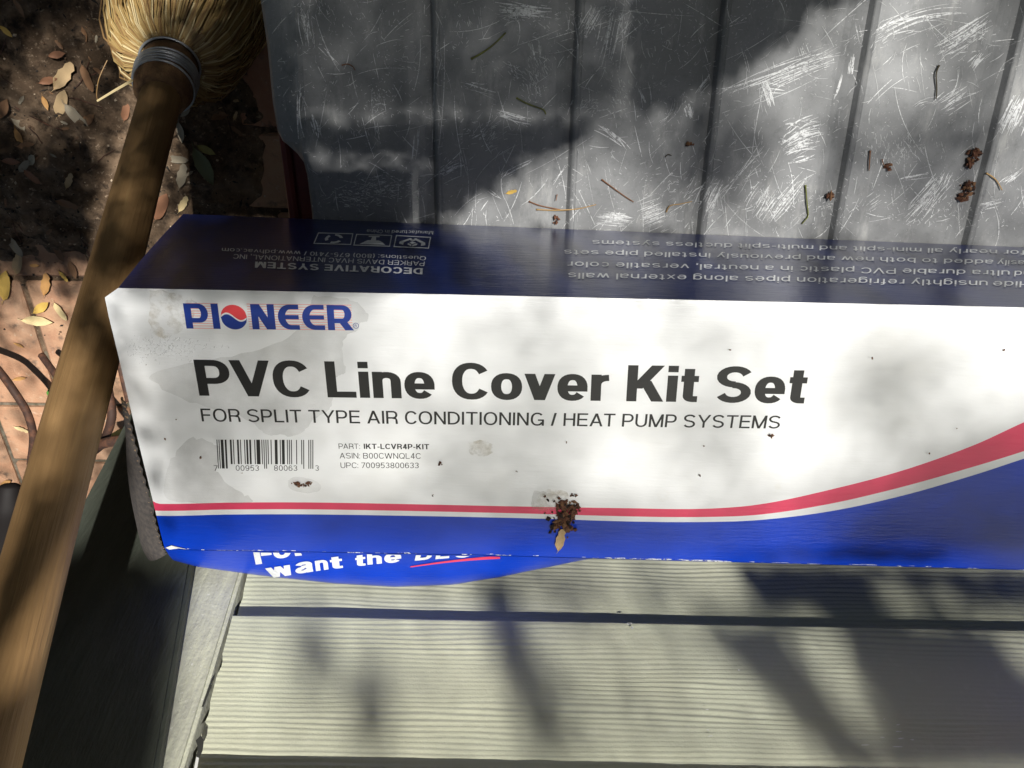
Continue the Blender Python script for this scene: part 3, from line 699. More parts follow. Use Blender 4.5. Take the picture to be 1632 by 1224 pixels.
blob('water_stain', [(459, 766), (470, 760), (497, 764), (512, 775), (505, 784), (480, 785), (462, 778)], STM, .00006, 1)
blob('water_stain', [(852, 782), (884, 788), (900, 800), (896, 812), (860, 812), (846, 806)], STM, .00006, 3)
blob('tan_stain', [(240, 462), (300, 470), (310, 500), (270, 540), (240, 520)], STY, .00007, 6)
blob('tan_stain', [(860, 780), (900, 782), (905, 810), (850, 812)], STY, .00008, 3)
blob('tan_stain', [(745, 705), (775, 702), (790, 716), (768, 728), (750, 722)], STY, .00007, 3)

# print on the back (reads upside down) 
bvh = BVHTree.FromObject(back, bpy.context.evaluated_depsgraph_get())
nb = (backv(.3, .5) - backv(.25, .5)).cross(backv(.3, .6) - backv(.3, .5)).normalized()
if nb.y < 0: nb = -nb
pb0 = topback[0]
Bl0, Bl1, Bl2 = backv(.05, .5), backv(.3, .05), backv(.3, .95)
nb2 = (Bl1 - Bl0).cross(Bl2 - Bl0).normalized()
if nb2.y < 0: nb2 = -nb2
def onback(u, v):
    d = ray(u, v).normalized(); hit = bvh.ray_cast(CAM, d)
    return hit[0] if hit[0] else onplane(u, v, Bl0, nb2)
pw = Print()
def btext(s, p0, p1, ptop, **k):
    polys, W = layout(s, k.get('sw', .13), k.get('hw', .11), k.get('gap', .16), .36)
    lines = len(polys)
    du = (p1[0] - p0[0], p1[1] - p0[1]); dt = (ptop[0] - p0[0], ptop[1] - p0[1])
    for poly, z in polys:
        pw.add(poly, lambda a, b, z_: onback(p0[0] + du[0] * a / W + dt[0] * b, p0[1] + du[1] * a / W + dt[1] * b) + nb2 * (.0004 + .00003 * z_), z)
btext('DECORATIVE SYSTEM', (674, 428.4), (407, 417.8), (673.2, 438.2), sw=.22, hw=.17, gap=.13)
btext('PARKER DAVIS HVAC INTERNATIONAL, INC', (677, 417.7), (372.6, 405.8), (676, 424.8))
btext('Questions: (800) 675-7410 / www.pdhvac.com', (679, 409.5), (354, 396), (678.4, 415.8))
btext('Manufactured in China', (690.5, 369.2), (585, 366.4), (690, 374.6))
btext('unsightly refrigeration pipes along external walls', (1574, 448.6), (905.5, 435.3), (1573.4, 458))
btext('Hide', (1642, 449.5), (1583, 448.8), (1641, 459))
btext('ultra durable PVC plastic in a neutral, versatile color', (1609, 432.2), (904.5, 417.6), (1608.5, 441))
btext('and', (1657, 433), (1617, 432.4), (1656, 442))
btext('added to both new and previously installed pipe sets', (1583, 415), (899, 398.8), (1582.5, 423))
btext('easily', (1645, 416.2), (1590, 415.2), (1644, 424.5))
btext('for nearly all mini-split and multi-split ductless systems', (1634, 400), (944, 383.4), (1633.5, 407.6))
def bq(poly, z=0): pw.add(poly, lambda a, b, z_: onback(a, b) + nb2 * (.0004 + .00003 * z_), z)
def icon(q):
    tl_, tr_, br_, bl_ = q
    def m(a, b): return (lerp(lerp(tl_[0], tr_[0], a), lerp(bl_[0], br_[0], a), b), lerp(lerp(tl_[1], tr_[1], a), lerp(bl_[1], br_[1], a), b))
    for (a, b, c, d) in ((0, 0, 1, .07), (0, .93, 1, 1), (0, .07, .025, .93), (.975, .07, 1, .93)): bq([m(a, b), m(c, b), m(c, d), m(a, d)])
    return m
Z = lambda x, y: (270 + x / 3.627, 330 + y / 3.627)
m = icon((Z(1310, 165), Z(1512, 176), Z(1500, 243), Z(1295, 234)))          # hands round a block
for q in ([(.42, .55), (.5, .45), (.62, .55), (.5, .68)], [(.38, .60), (.49, .72), (.49, .88), (.38, .74)], [(.65, .60), (.52, .72), (.52, .88), (.65, .74)],
          [(.16, .50), (.42, .18), (.48, .25), (.26, .56)], [(.14, .50), (.26, .56), (.26, .78), (.14, .7)], [(.52, .25), (.58, .18), (.86, .5), (.76, .58)], [(.76, .58), (.86, .5), (.88, .72), (.76, .8)], [(.40, .30), (.60, .30), (.55, .40), (.45, .40)]): bq([m(a, b) for a, b in q])
m = icon((Z(1080, 158), Z(1288, 165), Z(1275, 232), Z(1063, 225)))          # press on a mound
for q in ([(.36, .12), (.66, .12), (.66, .22), (.36, .22)], [(.46, .22), (.57, .22), (.58, .5), (.44, .5)], [(.36, .5), (.66, .5), (.78, .66), (.26, .66)], [(.26, .67), (.78, .67), (.86, .86), (.16, .86)]): bq([m(a, b) for a, b in q])
m = icon((Z(860, 150), Z(1063, 155), Z(1050, 222), Z(832, 215)))            # ring of arrows
for k in range(3):
    a0 = RAD(120 * k + 30)
    pts = [(.5 + .2 * cos(a0 + t) * (1.0), .5 + .33 * sin(a0 + t)) for t in (0, .45, .9, 1.35)]
    for (a, b), (c, d) in zip(pts, pts[1:]):
        f = lambda p, r: (.5 + (p[0] - .5) * r, .5 + (p[1] - .5) * r)
        bq([m(*f((a, b), .8)), m(*f((a, b), 1.25)), m(*f((c, d), 1.25)), m(*f((c, d), .8))])
pw.build('lettering', INKW, carton)
# print on the sagging front
bvf = BVHTree.FromObject(front, bpy.context.evaluated_depsgraph_get())
def onfront(u, v, off):
    v = max(v, yf(u) + 1.2); h = bvf.ray_cast(CAM, ray(u, v).normalized())
    k = 0
    while h[0] is None and k < 40: v -= 1; k += 1; h = bvf.ray_cast(CAM, ray(u, v).normalized())
    if h[0] is None: return frontv(.3, .01)
    n = h[1] if h[1].dot(CAM - h[0]) > 0 else -h[1]
    return h[0] + n * off
pf = Print()
def ftext(s, p0, p1, ptop, sw=.225, hw=.18, gap=.07):
    polys, W = layout(s, sw, hw, gap)
    for poly, z in polys:
        N = 3; e = poly + [poly[0]]
        pf.add(poly, lambda a, b, z_: onfront(p0[0] + (p1[0] - p0[0]) * a / W + (ptop[0] - p0[0]) * b, p0[1] + (p1[1] - p0[1]) * a / W + (ptop[1] - p0[1]) * b, .0007 + .00005 * z_), z)
ftext('F', (408, 898.5), (438, 895), (404, 868)); ftext('o', (437, 890), (465, 886), (433, 862)); ftext('r', (471, 885), (490, 883), (469, 858))
ftext('w', (431, 920), (470, 914), (420, 899)); ftext('a', (472, 914), (500, 909.5), (468, 890)); ftext('n', (504, 909), (524, 906), (501, 887)); ftext('t', (528, 906), (547, 903.5), (525, 886))
ftext('t', (567, 901.5), (583, 899.6), (566, 883)); ftext('h', (586, 899), (609, 896.6), (585, 880)); ftext('e', (613, 897), (640, 894), (612, 876))
ftext('B', (661, 892.5), (688, 889.5), (663, 872)); ftext('E', (694, 890), (716, 888), (695, 869)); ftext('S', (724, 888.5), (752, 886), (725, 867)); ftext('T', (758, 886), (780, 884.5), (759, 866))
pf.build('lettering', INKW, carton)
pr = Print()
for i in range(18):
    a, b = i / 18, (i + 1) / 18
    g_ = lambda t: (lerp(654, 797, t), 902.3 - 15.5 * t + 3 * sin(pi * t) * -.6)
    (u0, v0), (u1, v1) = g_(a), g_(b); k0, k1 = lerp(.8, 2.4, a), lerp(.8, 2.4, b)
    pr.add([(u0, v0 - k0), (u1, v1 - k1), (u1, v1 + k1), (u0, v0 + k0)], lambda p, q, z: onfront(p, q, .0007))
pr.build('underline', RED, carton)

# ------------------------------------------------------------------ broom
HR = .018
hA, hB = at(258, 150, 2 * HR * FPX / 62.8), at(53, 908, 2 * HR * FPX / 102)
axis = (hA - hB).normalized()                      # down the broom, towards the brush
WOOD = M('broom_wood', (.34, .205, .09), .55, .35)
WOOD.vary(16, (.20, .115, .046), .35, .7, 1, stretch=(3, 3, .25), detail=5).vary(60, (.33, .21, .09), .55, .75, .6, stretch=(4, 4, .15)).vary(9, (.13, .075, .035), .62, .8, .35)
WOOD.vary(30, (.16, .09, .04), .58, .74, .5, stretch=(5, 5, .12), detail=6).vary(45, (.38, .27, .14), .68, .78, .5, stretch=(1, 1, .5)); WOOD.bump(WOOD.noise(120, (3, 3, .12), 5), .55, .002); WOOD = WOOD.m
broom = thing('broom', hA + axis * .29, 'straw broom with a thick wooden handle leaning at the house corner', 'broom')
zax = axis.to_track_quat('Z', 'Y').to_matrix()
hm = []
hl0, hl1 = -1.0, .02
N = 40
def handle_local(i):
    t = lerp(hl0, hl1, i / (N - 1)); r = HR * (1 + .03 * noise.noise(V((t * 5, 0, 0)))) * (1.0 if t < .0 else 1.06); return V((.0006 * noise.noise(V((t * 4, 3, 0))), .0006 * noise.noise(V((t * 4, 8, 0))), t)), r
pts, rr = zip(*[handle_local(i) for i in range(N)])
vs, fs = tube(pts, list(rr), 20)
ho = mesh('handle', vs, fs, WOOD, None, smooth=True)
ho.matrix_world = Matrix.Translation(hA) @ zax.to_4x4(); bpy.context.view_layer.update(); ho.parent = broom; ho.matrix_parent_inverse = broom.matrix_world.inverted()
COLLAR = M('brown_collar', (.13, .065, .03), .8).vary(80, (.25, .14, .06), stretch=(1, 1, 1)); COLLAR.bump(COLLAR.noise(150), .8, .003); COLLAR = COLLAR.m
def ax_(t): return hA + axis * t
vs, fs = tube([ax_(-.008), ax_(0), ax_(.01), ax_(.03), ax_(.055)], [.0195, .024, .0262, .0265, .0255], 24)
vs = [v + (v - hA).normalized() * .0012 * noise.noise(v * 160) for v in vs]
mesh('collar', vs, fs, COLLAR, broom, smooth=True)
WIRE = M('galvanised_wire', (.42, .44, .46), .38, .5, metal=.6).m
X1, Y1 = zax @ V((1, 0, 0)), zax @ V((0, 1, 0))
def ringpts(t, r, tilt=0.0, ph=0, n=40): return [ax_(t) + (X1 * cos(2 * pi * i / n) + Y1 * sin(2 * pi * i / n)) * r + axis * tilt * cos(2 * pi * i / n + ph) for i in range(n + 1)]
for t, r, tl_ in ((.012, .0272, .002), (.0165, .0275, .001), (.021, .0277, -.001), (.0242, .0279, .0), (.0274, .0281, .0012), (.0306, .0282, .001), (.050, .0275, .001), (.0533, .0282, .0005)):
    mesh('wire_ring', *tube(ringpts(t, r, tl_, t * 500), .00122, 7, False), WIRE, broom, smooth=True)
STRAWS = [M('straw_gold', (.34, .245, .105), .5, .4).vary(60, (.30, .19, .065)).m, M('straw_pale', (.52, .42, .23), .5, .4).m, M('straw_brown', (.22, .13, .05), .6).m, M('straw_orange', (.36, .16, .05), .6).m]
vs, fs, mi = [], [], []
RS = curve([(0, .0255), (.006, .031), (.016, .043), (.035, .056), (.07, .066), (.14, .076), (.26, .092)])
for i in range(4800):
    ph = random.uniform(0, 2 * pi); q = random.random() ** .3; tw = random.gauss(0, .34); ln = random.uniform(.22, .27)
    sc = q * random.gauss(.97, .07); pts = []
    for s in (0, .006, .016, .035, .07, .12, .18, 1):
        s_ = min(s, ln) if s < 1 else ln
        r = RS(s_) * (sc if s_ > .004 else min(1, q)); a = ph + tw * s_ / .2
        pts.append(ax_(.052 + s_ - .012 * q * sin(min(1, s_ / .016) * pi / 2)) + (X1 * cos(a) + Y1 * sin(a)) * r + V((.10, 0, 0)) * s_ * s_ * 1.2)
    if min(p.z for p in pts) < .004: pts = [V((p.x, p.y, max(p.z, .004 + random.random() * .01))) for p in pts]
    a, b = tube(pts, [k_ * .0008 for k_ in (.8, .9, 1, 1, 1, .9, .8, .5)], 3, False); k = len(vs)
    vs += a; fs += [tuple(x + k for x in f) for f in b]; mi += [random.choice([0, 0, 0, 1, 2, 2])] * len(b)
br = mesh('bristles', vs, fs, STRAWS, broom, midx=mi); br['kind'] = 'stuff'
mesh('loose_straw', *tube([at(211, 128, .77), at(185, 143, .775), at(155, 161, .78)], [.0012, .0011, .0009], 5), STRAWS[1], broom)
mesh('loose_straw', *tube(smoothpath([at(171, 96, .80), at(158, 125, .80), at(154, 150, .79), at(156, 161, .78)]), .0005, 4), STRAWS[2], broom)

# ------------------------------------------------------------------ rusty iron stand and dark grip
RUST = M('rusty_iron', (.045, .022, .015), .75, .4).vary(90, (.13, .055, .03), .45, .7).m; 
stand = thing('iron_stand', onground(110, 680), 'rusty iron stand of bent rods on the bricks, behind the broom handle', 'stand')
mesh('rod', *tube(smoothpath([at(-60, 560, 1.12), at(-15, 580, 1.12), at(4, 598, 1.12), at(24, 626, 1.12), at(42, 655, 1.13), at(51, 682, 1.14), at(53, 705, 1.15), at(49, 740, 1.17)]), .0052, 8), RUST, stand, smooth=True)
mesh('rod', *tube(smoothpath([at(66, 566, 1.15), at(82, 588, 1.14), at(105, 618, 1.13), at(135, 650, 1.13), at(160, 700, 1.12)]), .0048, 8), RUST, stand, smooth=True)
mesh('rod', *tube(smoothpath([at(168, 600, 1.10), at(176, 640, 1.10), at(178, 664, 1.10), at(171, 690, 1.11), at(158, 712, 1.12), at(130, 730, 1.14)]), .0058, 8), RUST, stand, smooth=True)
mesh('rod', *tube(smoothpath([at(130, 716, 1.09), at(158, 709, 1.08), at(182, 703, 1.07), at(215, 702, 1.06)]), .0068, 8), RUST, stand, smooth=True)
mesh('rod', *tube(smoothpath([at(188, 556, 1.12), at(192, 585, 1.12), at(205, 640, 1.12)]), .004, 8), RUST, stand, smooth=True)
GRIP = M('black_rubber', (.008, .006, .006), .7, .3).m
vs, fs = tube(smoothpath([at(16, 770, .60), at(16, 776, .60), at(15, 790, .60), at(14, 830, .60), at(12, 900, .59), at(16, 1000, .58), at(26, 1100, .575), at(36, 1224, .57), at(40, 1340, .56)], 5), [.003 + .0 * i for i in range(41)], 14)
gp = smoothpath([at(16, 770, .60), at(16, 776, .60), at(15, 790, .60), at(14, 830, .60), at(12, 900, .59), at(16, 1000, .58), at(26, 1100, .575), at(36, 1224, .57), at(40, 1340, .56)], 5)
gr_ = [ (lambda t: lerp(.0035, .0075, min(1, t / 5)) if t < 5 else (lerp(.0075, .0085, (t - 5) / 5) if t < 10 else lerp(.0085, .029, min(1, (t - 10) / 25))))(i) for i in range(len(gp))]
grip = mesh('tool_grip', *tube(gp, gr_, 16), GRIP, smooth=True); tag(grip, 'black rounded tool grip standing behind the lower end of the broom handle', 'tool')

# ------------------------------------------------------------------ fallen leaves
def leafmat(name, c, d):
    m = M(name, c, .6, .35).vary(140, d, .42, .65, .8).vary(60, (.08, .045, .02), .66, .75, .8); m.bump(m.noise(240), .3, .001); return m.m
LM = {'tan': leafmat('leaf_tan', (.50, .36, .20), (.40, .27, .14)), 'yellow': leafmat('leaf_yellow', (.62, .42, .10), (.55, .33, .08)), 'orange': leafmat('leaf_orange', (.50, .28, .10), (.42, .20, .07)),
      'brown': leafmat('leaf_brown', (.22, .12, .06), (.16, .08, .04)), 'reddish brown': leafmat('leaf_red', (.27, .13, .07), (.20, .09, .05)), 'pale yellow': leafmat('leaf_pale', (.68, .55, .30), (.58, .42, .2)),
      'grey tan': leafmat('leaf_grey', (.30, .26, .19), (.22, .18, .13)), 'olive green': leafmat('leaf_olive', (.15, .16, .08), (.12, .13, .06)), 'olive yellow': leafmat('leaf_oly', (.30, .26, .08), (.22, .2, .07)), 'green': leafmat('leaf_green', (.10, .28, .05), (.08, .2, .04))}
def leafmesh(kind):
    prof_ = {'oval': [0, .55, .85, 1, .98, .8, .45, .0], 'wide': [0, .7, 1, .95, 1, .9, .7, .12], 'torn': [0, .5, .9, .8, 1, .6, .75, .3]}[kind]
    n = len(prof_); vs, fs = [], []
    for i, w_ in enumerate(prof_):
        t = i / (n - 1) - .5
        for s, k in ((-1, 1), (-.5, .4), (0, 0), (.5, .4), (1, 1)):
            vs.append(V((t, s * w_ * .19 * (1 + .06 * sin(i * 2.7 + s)), .03 * k + .14 * t * t * (1 if kind != 'wide' else -1) + .015 * sin(5 * t + s * 2))))
    for i in range(n - 1):
        for j in range(4): fs.append((i * 5 + j, i * 5 + j + 1, i * 5 + j + 6, i * 5 + j + 5))
    a, b = tube([V((-.5, 0, .035)), V((-.58, .01, .02)), V((-.66, .03, .0))], [.010, .008, .007], 4); k = len(vs)
    return vs + a, fs + [tuple(x + k for x in f) for f in b]
LMESH = {}
def leaf(u, v, lpx, ang, col, kind, label, surf=None, grp='fallen oak leaves on the ground', lift=.004, wide=1.0):
    key = (kind, col)
    if key not in LMESH:
        vs, fs = leafmesh(kind); me = bpy.data.meshes.new('leaf'); me.from_pydata([tuple(q) for q in vs], [], fs); me.materials.append(LM[col]); me.polygons.foreach_set('use_smooth', [True] * len(fs)); LMESH[key] = me
    if surf is None:
        p = onground(u, v, .02)
        for _ in range(3): p = onground(u, v, gz(p.x, p.y) + lift)
        nrm = V((0, 0, 1)); q = onground(u + cos(RAD(ang)) * lpx, v - sin(RAD(ang)) * lpx, p.z)
    else:
        p = surf(u, v); nrm = NP; q = surf(u + cos(RAD(ang)) * lpx, v - sin(RAD(ang)) * lpx)
    d = q - p; L = d.length; xa = d.normalized(); za = (nrm + V((random.gauss(0, .13), random.gauss(0, .13), 0))).normalized() if surf is None else nrm; ya = za.cross(xa).normalized(); za = xa.cross(ya)
    o = bpy.data.objects.new('oak_leaf', LMESH[key]); R = Matrix((xa, ya, za)).transposed().to_4x4()
    o.matrix_world = Matrix.Translation(p) @ R @ Matrix.Diagonal((L, L * wide, L, 1)); COL.objects.link(o)
    return tag(o, label, 'leaf', grp)
LV = [
 (10, 50, 28, -42, 'yellow', 'oval', 'small yellow oak leaf at the left edge beside the sunlit soil'),
 (31, 12, 36, -60, 'brown', 'oval', 'dark brown oak leaf on shaded soil, uppermost of the leaves'),
 (101, 121, 52, 55, 'tan', 'torn', 'large torn tan leaf with black spots on the sunlit soil'),
 (77, 128, 30, 15, 'reddish brown', 'oval', 'pinkish brown leaf tucked under the large torn tan leaf'),
 (91, 87, 28, 10, 'reddish brown', 'oval', 'glossy red-brown leaf above the large torn tan leaf'),
 (72, 164, 25, -68, 'orange', 'oval', 'narrow orange leaf below the large torn tan leaf'),
 (97, 165, 44, 75, 'tan', 'wide', 'pale curled leaf standing beside the narrow orange one on soil'),
 (122, 187, 56, -48, 'grey tan', 'wide', 'long grey-tan oak leaf left of the broom collar'),
 (30, 219, 32, -70, 'orange', 'oval', 'orange oak leaf below the sunlit patch of soil'),
 (139, 125, 46, -68, 'brown', 'wide', 'dull brown leaf in shade beside the broom bristles'),
 (5, 173, 36, 65, 'brown', 'oval', 'brown leaf cut by the left edge, level with the sunlit soil'),
 (288, 211, 34, -80, 'grey tan', 'oval', 'slim grey leaf right beside the shaded broom handle'),
 (283, 254, 34, -5, 'grey tan', 'wide', 'grey-tan leaf lying crosswise beside the olive green leaf'),
 (290, 280, 40, 78, 'grey tan', 'torn', 'grey-tan leaf lying lengthwise under the crosswise one'),
 (325, 265, 66, -62, 'olive green', 'oval', 'large olive green oak leaf between broom handle and panel'),
 (329, 239, 34, -25, 'olive yellow', 'oval', 'olive yellow leaf above the large olive green leaf'),
 (292, 325, 28, 62, 'pale yellow', 'torn', 'pale leaf beside the back corner of the box'),
 (256, 330, 46, 65, 'reddish brown', 'wide', 'dim red-brown leaf against the broom handle near the box corner'),
 (51, 282, 34, -40, 'reddish brown', 'wide', 'red-brown leaf in shade left of the broom handle'),
 (107, 325, 38, -18, 'brown', 'torn', 'curled brown leaf in the dark soil beside the handle'),
 (18, 257, 30, -5, 'reddish brown', 'oval', 'rust brown leaf overlapped by a small grey leaf'),
 (38, 265, 24, 50, 'grey tan', 'wide', 'small grey leaf overlapping a rust brown leaf'),
 (110, 288, 26, 70, 'tan', 'torn', 'small crumpled tan leaf on dark soil beside the handle'),
 (200, 178, 30, 80, 'reddish brown', 'wide', 'red-brown leaf just below the straw bristles'),
 (7, 456, 48, 85, 'yellow', 'wide', 'bright yellow leaf at the left edge where soil meets brick'),
 (73, 453, 36, 82, 'orange', 'torn', 'bitten orange-yellow leaf upright at the edge of the bricks'),
 (101, 440, 22, -50, 'yellow', 'torn', 'small bright yellow leaf beside the broom handle above the bricks'),
 (55, 423, 16, 0, 'orange', 'oval', 'tiny orange leaf on soil above the bricks'),
 (24, 393, 40, -55, 'grey tan', 'wide', 'dull tan leaf, upper of an overlapping pair on soil'),
 (28, 420, 36, 80, 'tan', 'wide', 'dull tan leaf, lower of an overlapping pair on soil'),
 (96, 497, 34, -55, 'pale yellow', 'wide', 'pale yellow oval leaf on sunlit brick beside the handle'),
 (66, 490, 30, 35, 'yellow', 'oval', 'golden leaf on sunlit brick above a cream leaf'),
 (60, 511, 50, -4, 'pale yellow', 'oval', 'long cream leaf lying across the joint of two bricks'),
 (31, 603, 22, 10, 'orange', 'oval', 'small orange leaf on brick beside the curved iron rod'),
 (79, 624, 14, 60, 'green', 'wide', 'small green leaf scrap at the left side of the handle'),
 (34, 684, 24, -20, 'pale yellow', 'torn', 'washed-out leaf on brick below the curved iron rod'),
 (9, 770, 20, 30, 'orange', 'oval', 'orange leaf beside the tip of the black grip'),
 (30, 550, 18, -25, 'orange', 'oval', 'thin orange sliver of leaf on the leftmost brick'),
 (188, 690, 26, 30, 'yellow', 'torn', 'yellow leaf scraps in the iron stand beside the box'),
 (94, 404, 30, -60, 'brown', 'wide', 'brown leaf in shadow against the handle above a yellow one'),
 (116, 430, 30, -70, 'brown', 'oval', 'dark brown leaf half under the broom handle'),
]
for a in LV: leaf(*a)
tv, tf, tm = [], [], []
for i in range(260):
    x, y = random.uniform(-1.0, -.30), random.uniform(-.56, .2)
    if soilh(x, y) < .003 and random.random() < .8: continue
    kind = random.choice(['oval', 'wide', 'torn']); a, b = leafmesh(kind); L = random.choice([.006, .009, .012, .018, .026]); k = len(tv)
    R = (Matrix.Rotation(random.uniform(0, 6.3), 3, 'Z') @ Matrix.Rotation(random.gauss(0, .5), 3, 'X') @ Matrix.Rotation(random.gauss(0, .25), 3, 'Y'))
    o = V((x, y, gz(x, y) + .001)); tv += [o + R @ (q * L) for q in a]; tf += [tuple(q + k for q in f) for f in b]; tm += [random.choice([0, 0, 1, 2])] * len(b)
for i in range(90):
    x, y = random.uniform(-1.0, -.32), random.uniform(-.5, .2); a = random.uniform(0, pi); l = random.uniform(.015, .06); k = len(tv)
    p = [V((x + cos(a) * l * t, y + sin(a) * l * t + .004 * sin(4 * t + i), gz(x + cos(a) * l * t, y + sin(a) * l * t) + .0015)) for t in (0, .35, .7, 1)]
    a_, b_ = tube(p, [.0009, .0008, .0007, .0005], 4); tv += a_; tf += [tuple(q + k for q in f) for f in b_]; tm += [3] * len(b_)
mesh('leaf_litter', tv, tf, [LM['brown'], LM['grey tan'], LM['tan'], RUST], midx=tm)['kind'] = 'stuff'
# ------------------------------------------------------------------ twigs and droppings on the panel and the box
TW = {'green': M('twig_green', (.18, .20, .03), .6).vary(90, (.07, .07, .02)).m, 'brown': M('twig_brown', (.20, .085, .035), .7).m, 'dark': M('twig_dark', (.045, .035, .015), .7).m, 'tan': M('twig_tan', (.42, .26, .10), .7).m}
def twig(pts, rpx, col, label, surf=onpan, h=.0016):
    P = smoothpath([surf(u, v, h + .0006 * (i % 2)) for i, (u, v) in enumerate(pts)], 4); r = rpx * .0002
    o = mesh('twig', *tube(P, [r * (1 + .5 * (i == 0)) * (1 - .3 * i / len(P)) for i in range(len(P))], 6), TW[col], smooth=True)
    return tag(o, label, 'twig', 'twigs dropped on the grey panel')
twig([(751, 94), (772, 82), (790, 68), (806, 52)], 3.4, 'green', 'slanting dark green twig on the shaded upper part of the panel')
twig([(823, 156), (838, 164), (853, 170), (866, 175), (870, 182)], 3, 'green', 'yellow-green twig left of the second groove')
twig([(545, 104), (554, 102), (562, 106), (566, 112)], 2, 'brown', 'tiny curled brown twig on the shaded left part of the panel')
twig([(843, 321), (862, 328), (893, 334)], 2.4, 'brown', 'brown twig, left arm of the crossed pair at the box edge')
twig([(855, 334), (885, 335), (920, 333), (950, 326)], 2.4, 'tan', 'long tan twig crossing a shorter one at the box edge')
twig([(888, 310), (886, 320)], 1.8, 'brown', 'short upright twig bit over the crossed pair')
twig([(959, 286), (978, 300), (996, 313), (1010, 322)], 2.4, 'brown', 'straight red-brown twig slanting between second and third groove')
twig([(1062, 338), (1068, 328), (1085, 325), (1103, 321)], 2.4, 'tan', 'bent tan twig on the left of the third groove')
twig([(1284, 295), (1286, 320), (1288, 343), (1284, 350), (1278, 357)], 2.8, 'green', 'kinked yellow-green twig beside the fourth groove at the box')
twig([(1497, 104), (1492, 118), (1493, 140), (1492, 158)], 3, 'dark', 'nearly black upright twig in the upper right of the panel')
twig([(1387, 240), (1386, 256), (1385, 272)], 2.8, 'brown', 'short upright red-brown twig right of the fourth groove')
twig([(1572, 276), (1582, 282), (1590, 290), (1597, 303)], 2.8, 'tan', 'curved tan twig right of the fifth groove')
twig([(1060, 250), (1065, 246), (1070, 248)], 2, 'dark', 'tiny dark curl left of the third groove')
twig([(1406, 254), (1408, 262), (1414, 267)], 2, 'brown', 'little hooked brown twig with a blob at its end')
FR2 = M('seed_husk_light', (.17, .085, .04), .85).m; FR3 = M('seed_husk_black', (.022, .012, .009), .9).m
FR = M('seed_husk', (.075, .03, .016), .85).vary(200, (.15, .06, .03)).m
def clump(name, spots, label, surf, cat='debris', size=(.0008, .0017), h=0.0):
    vs, fs, mi = [], [], []
    for (u, v, ru, rv, n_) in spots:
        for _ in range(n_):
            x, y = random.gauss(0, .5), random.gauss(0, .5); r = random.uniform(*size) * random.choice([.5, .8, 1, 1, 1.4])
            p = surf(u + x * ru, v + y * rv, h + r * .7 + random.random() * .003 * max(0, 1 - x * x - y * y))
            k = len(vs); R = Matrix.Rotation(random.uniform(0, 6), 3, V((random.random(), random.random(), random.random() + .1)).normalized())
            el = random.choice([1, 1.2, 1.5, 2.0]); mi += [random.choice([0, 0, 0, 1, 2])] * 8
            for d in ((el, 0, 0), (-el, 0, 0), (0, 1, 0), (0, -1, 0), (0, 0, 1), (0, 0, -1)): vs.append(p + R @ V(d) * r * random.uniform(.8, 1.2))
            fs += [tuple(a + k for a in f) for f in [(0, 2, 4), (2, 1, 4), (1, 3, 4), (3, 0, 4), (2, 0, 5), (1, 2, 5), (3, 1, 5), (0, 3, 5)]]
    return tag(mesh(name, vs, fs, [FR, FR2, FR3], midx=mi), label, cat)
clump('seed_clump', [(1554, 244, 10, 7, 26), (1550, 253, 9, 9, 24), (1545, 262, 6, 6, 16)], 'brown seed clump on the right part of the panel, upper of two', onpan)
clump('seed_clump', [(1543, 300, 9, 9, 30), (1538, 312, 9, 9, 26)], 'brown seed clump on the right part of the panel, lower of two', onpan)
clump('seed_clump', [(1323, 313, 6, 5, 12)], 'small brown seed lump in the fourth groove', onpan)
clump('seed_clump', [(1415, 266, 6, 5, 10)], 'small brown lump beside the little hooked twig', onpan)
clump('seed_clump', [(1098, 229, 5, 5, 8)], 'dark speck of debris on the third groove', onpan)
clump('seed_clump', [(886, 348, 4, 5, 7)], 'small tan-brown lump at the box edge on the second groove', onpan)
clump('seed_clump', [(898, 806, 8, 7, 46), (914, 816, 6, 13, 56), (900, 822, 9, 8, 52), (886, 838, 8, 7, 34), (905, 840, 7, 9, 44), (897, 830, 26, 30, 30)], 'large dark brown seed clump on the red stripe of the box', onbox, size=(.0007, .0016))
clump('seed_clump', [(868, 791, 2, 2, 4), (891, 794, 3, 3, 6), (873, 797, 2, 2, 2), (882, 799, 3, 2, 4)], 'scattered crumbs above the large seed clump', onbox, size=(.0004, .0009))
clump('seed_clump', [(912, 789, 2, 2, 4), (918, 789, 3, 2, 6)], 'pair of seeds with a fine stalk above the stripe', onbox, size=(.0004, .0009))
clump('seed_clump', [(474, 771, 6, 3, 26), (484, 774, 8, 3, 22), (492, 772, 4, 3, 10)], 'brown seed spike in a wet ring under the barcode', onbox, size=(.0005, .0010))
clump('seed_clump', [(701, 740, 4, 3, 10)], 'dark crumb to the right of the printed codes', onbox, size=(.0005, .0010))
clump('seed_clump', [(1230, 694, 3, 3, 7)], 'brown speck under the last word of the small heading', onbox, size=(.0005, .0009))
for u, v in ((1122, 712), (1481, 722), (1526, 683), (263, 701), (1164, 557), (284, 495)):
    pass
clump('specks', [(u, v, 1.2, 2, 2) for u, v in ((1122, 712), (1481, 722), (1526, 683), (263, 701), (1164, 557), (233, 582), (280, 668), (1600, 559), (1390, 570), (903, 705), (320, 730), (385, 753), (690, 790), (1115, 758), (824, 752))], 'tiny dark specks scattered over the white print', onbox, size=(.0003, .0006))
bpy.data.objects['specks']['kind'] = 'stuff'
leaf(893, 860, 36, 78, 'tan', 'torn', 'dry tan leaf piece stuck below the large seed clump on the box', lambda u, v: onbox(u, v, .0015), 'leaf pieces on box and panel')
leaf(815, 306, 18, 15, 'yellow', 'torn', 'small yellow leaf scrap on the sunlit panel', lambda u, v: onpan(u, v, .001), 'leaf pieces on box and panel')
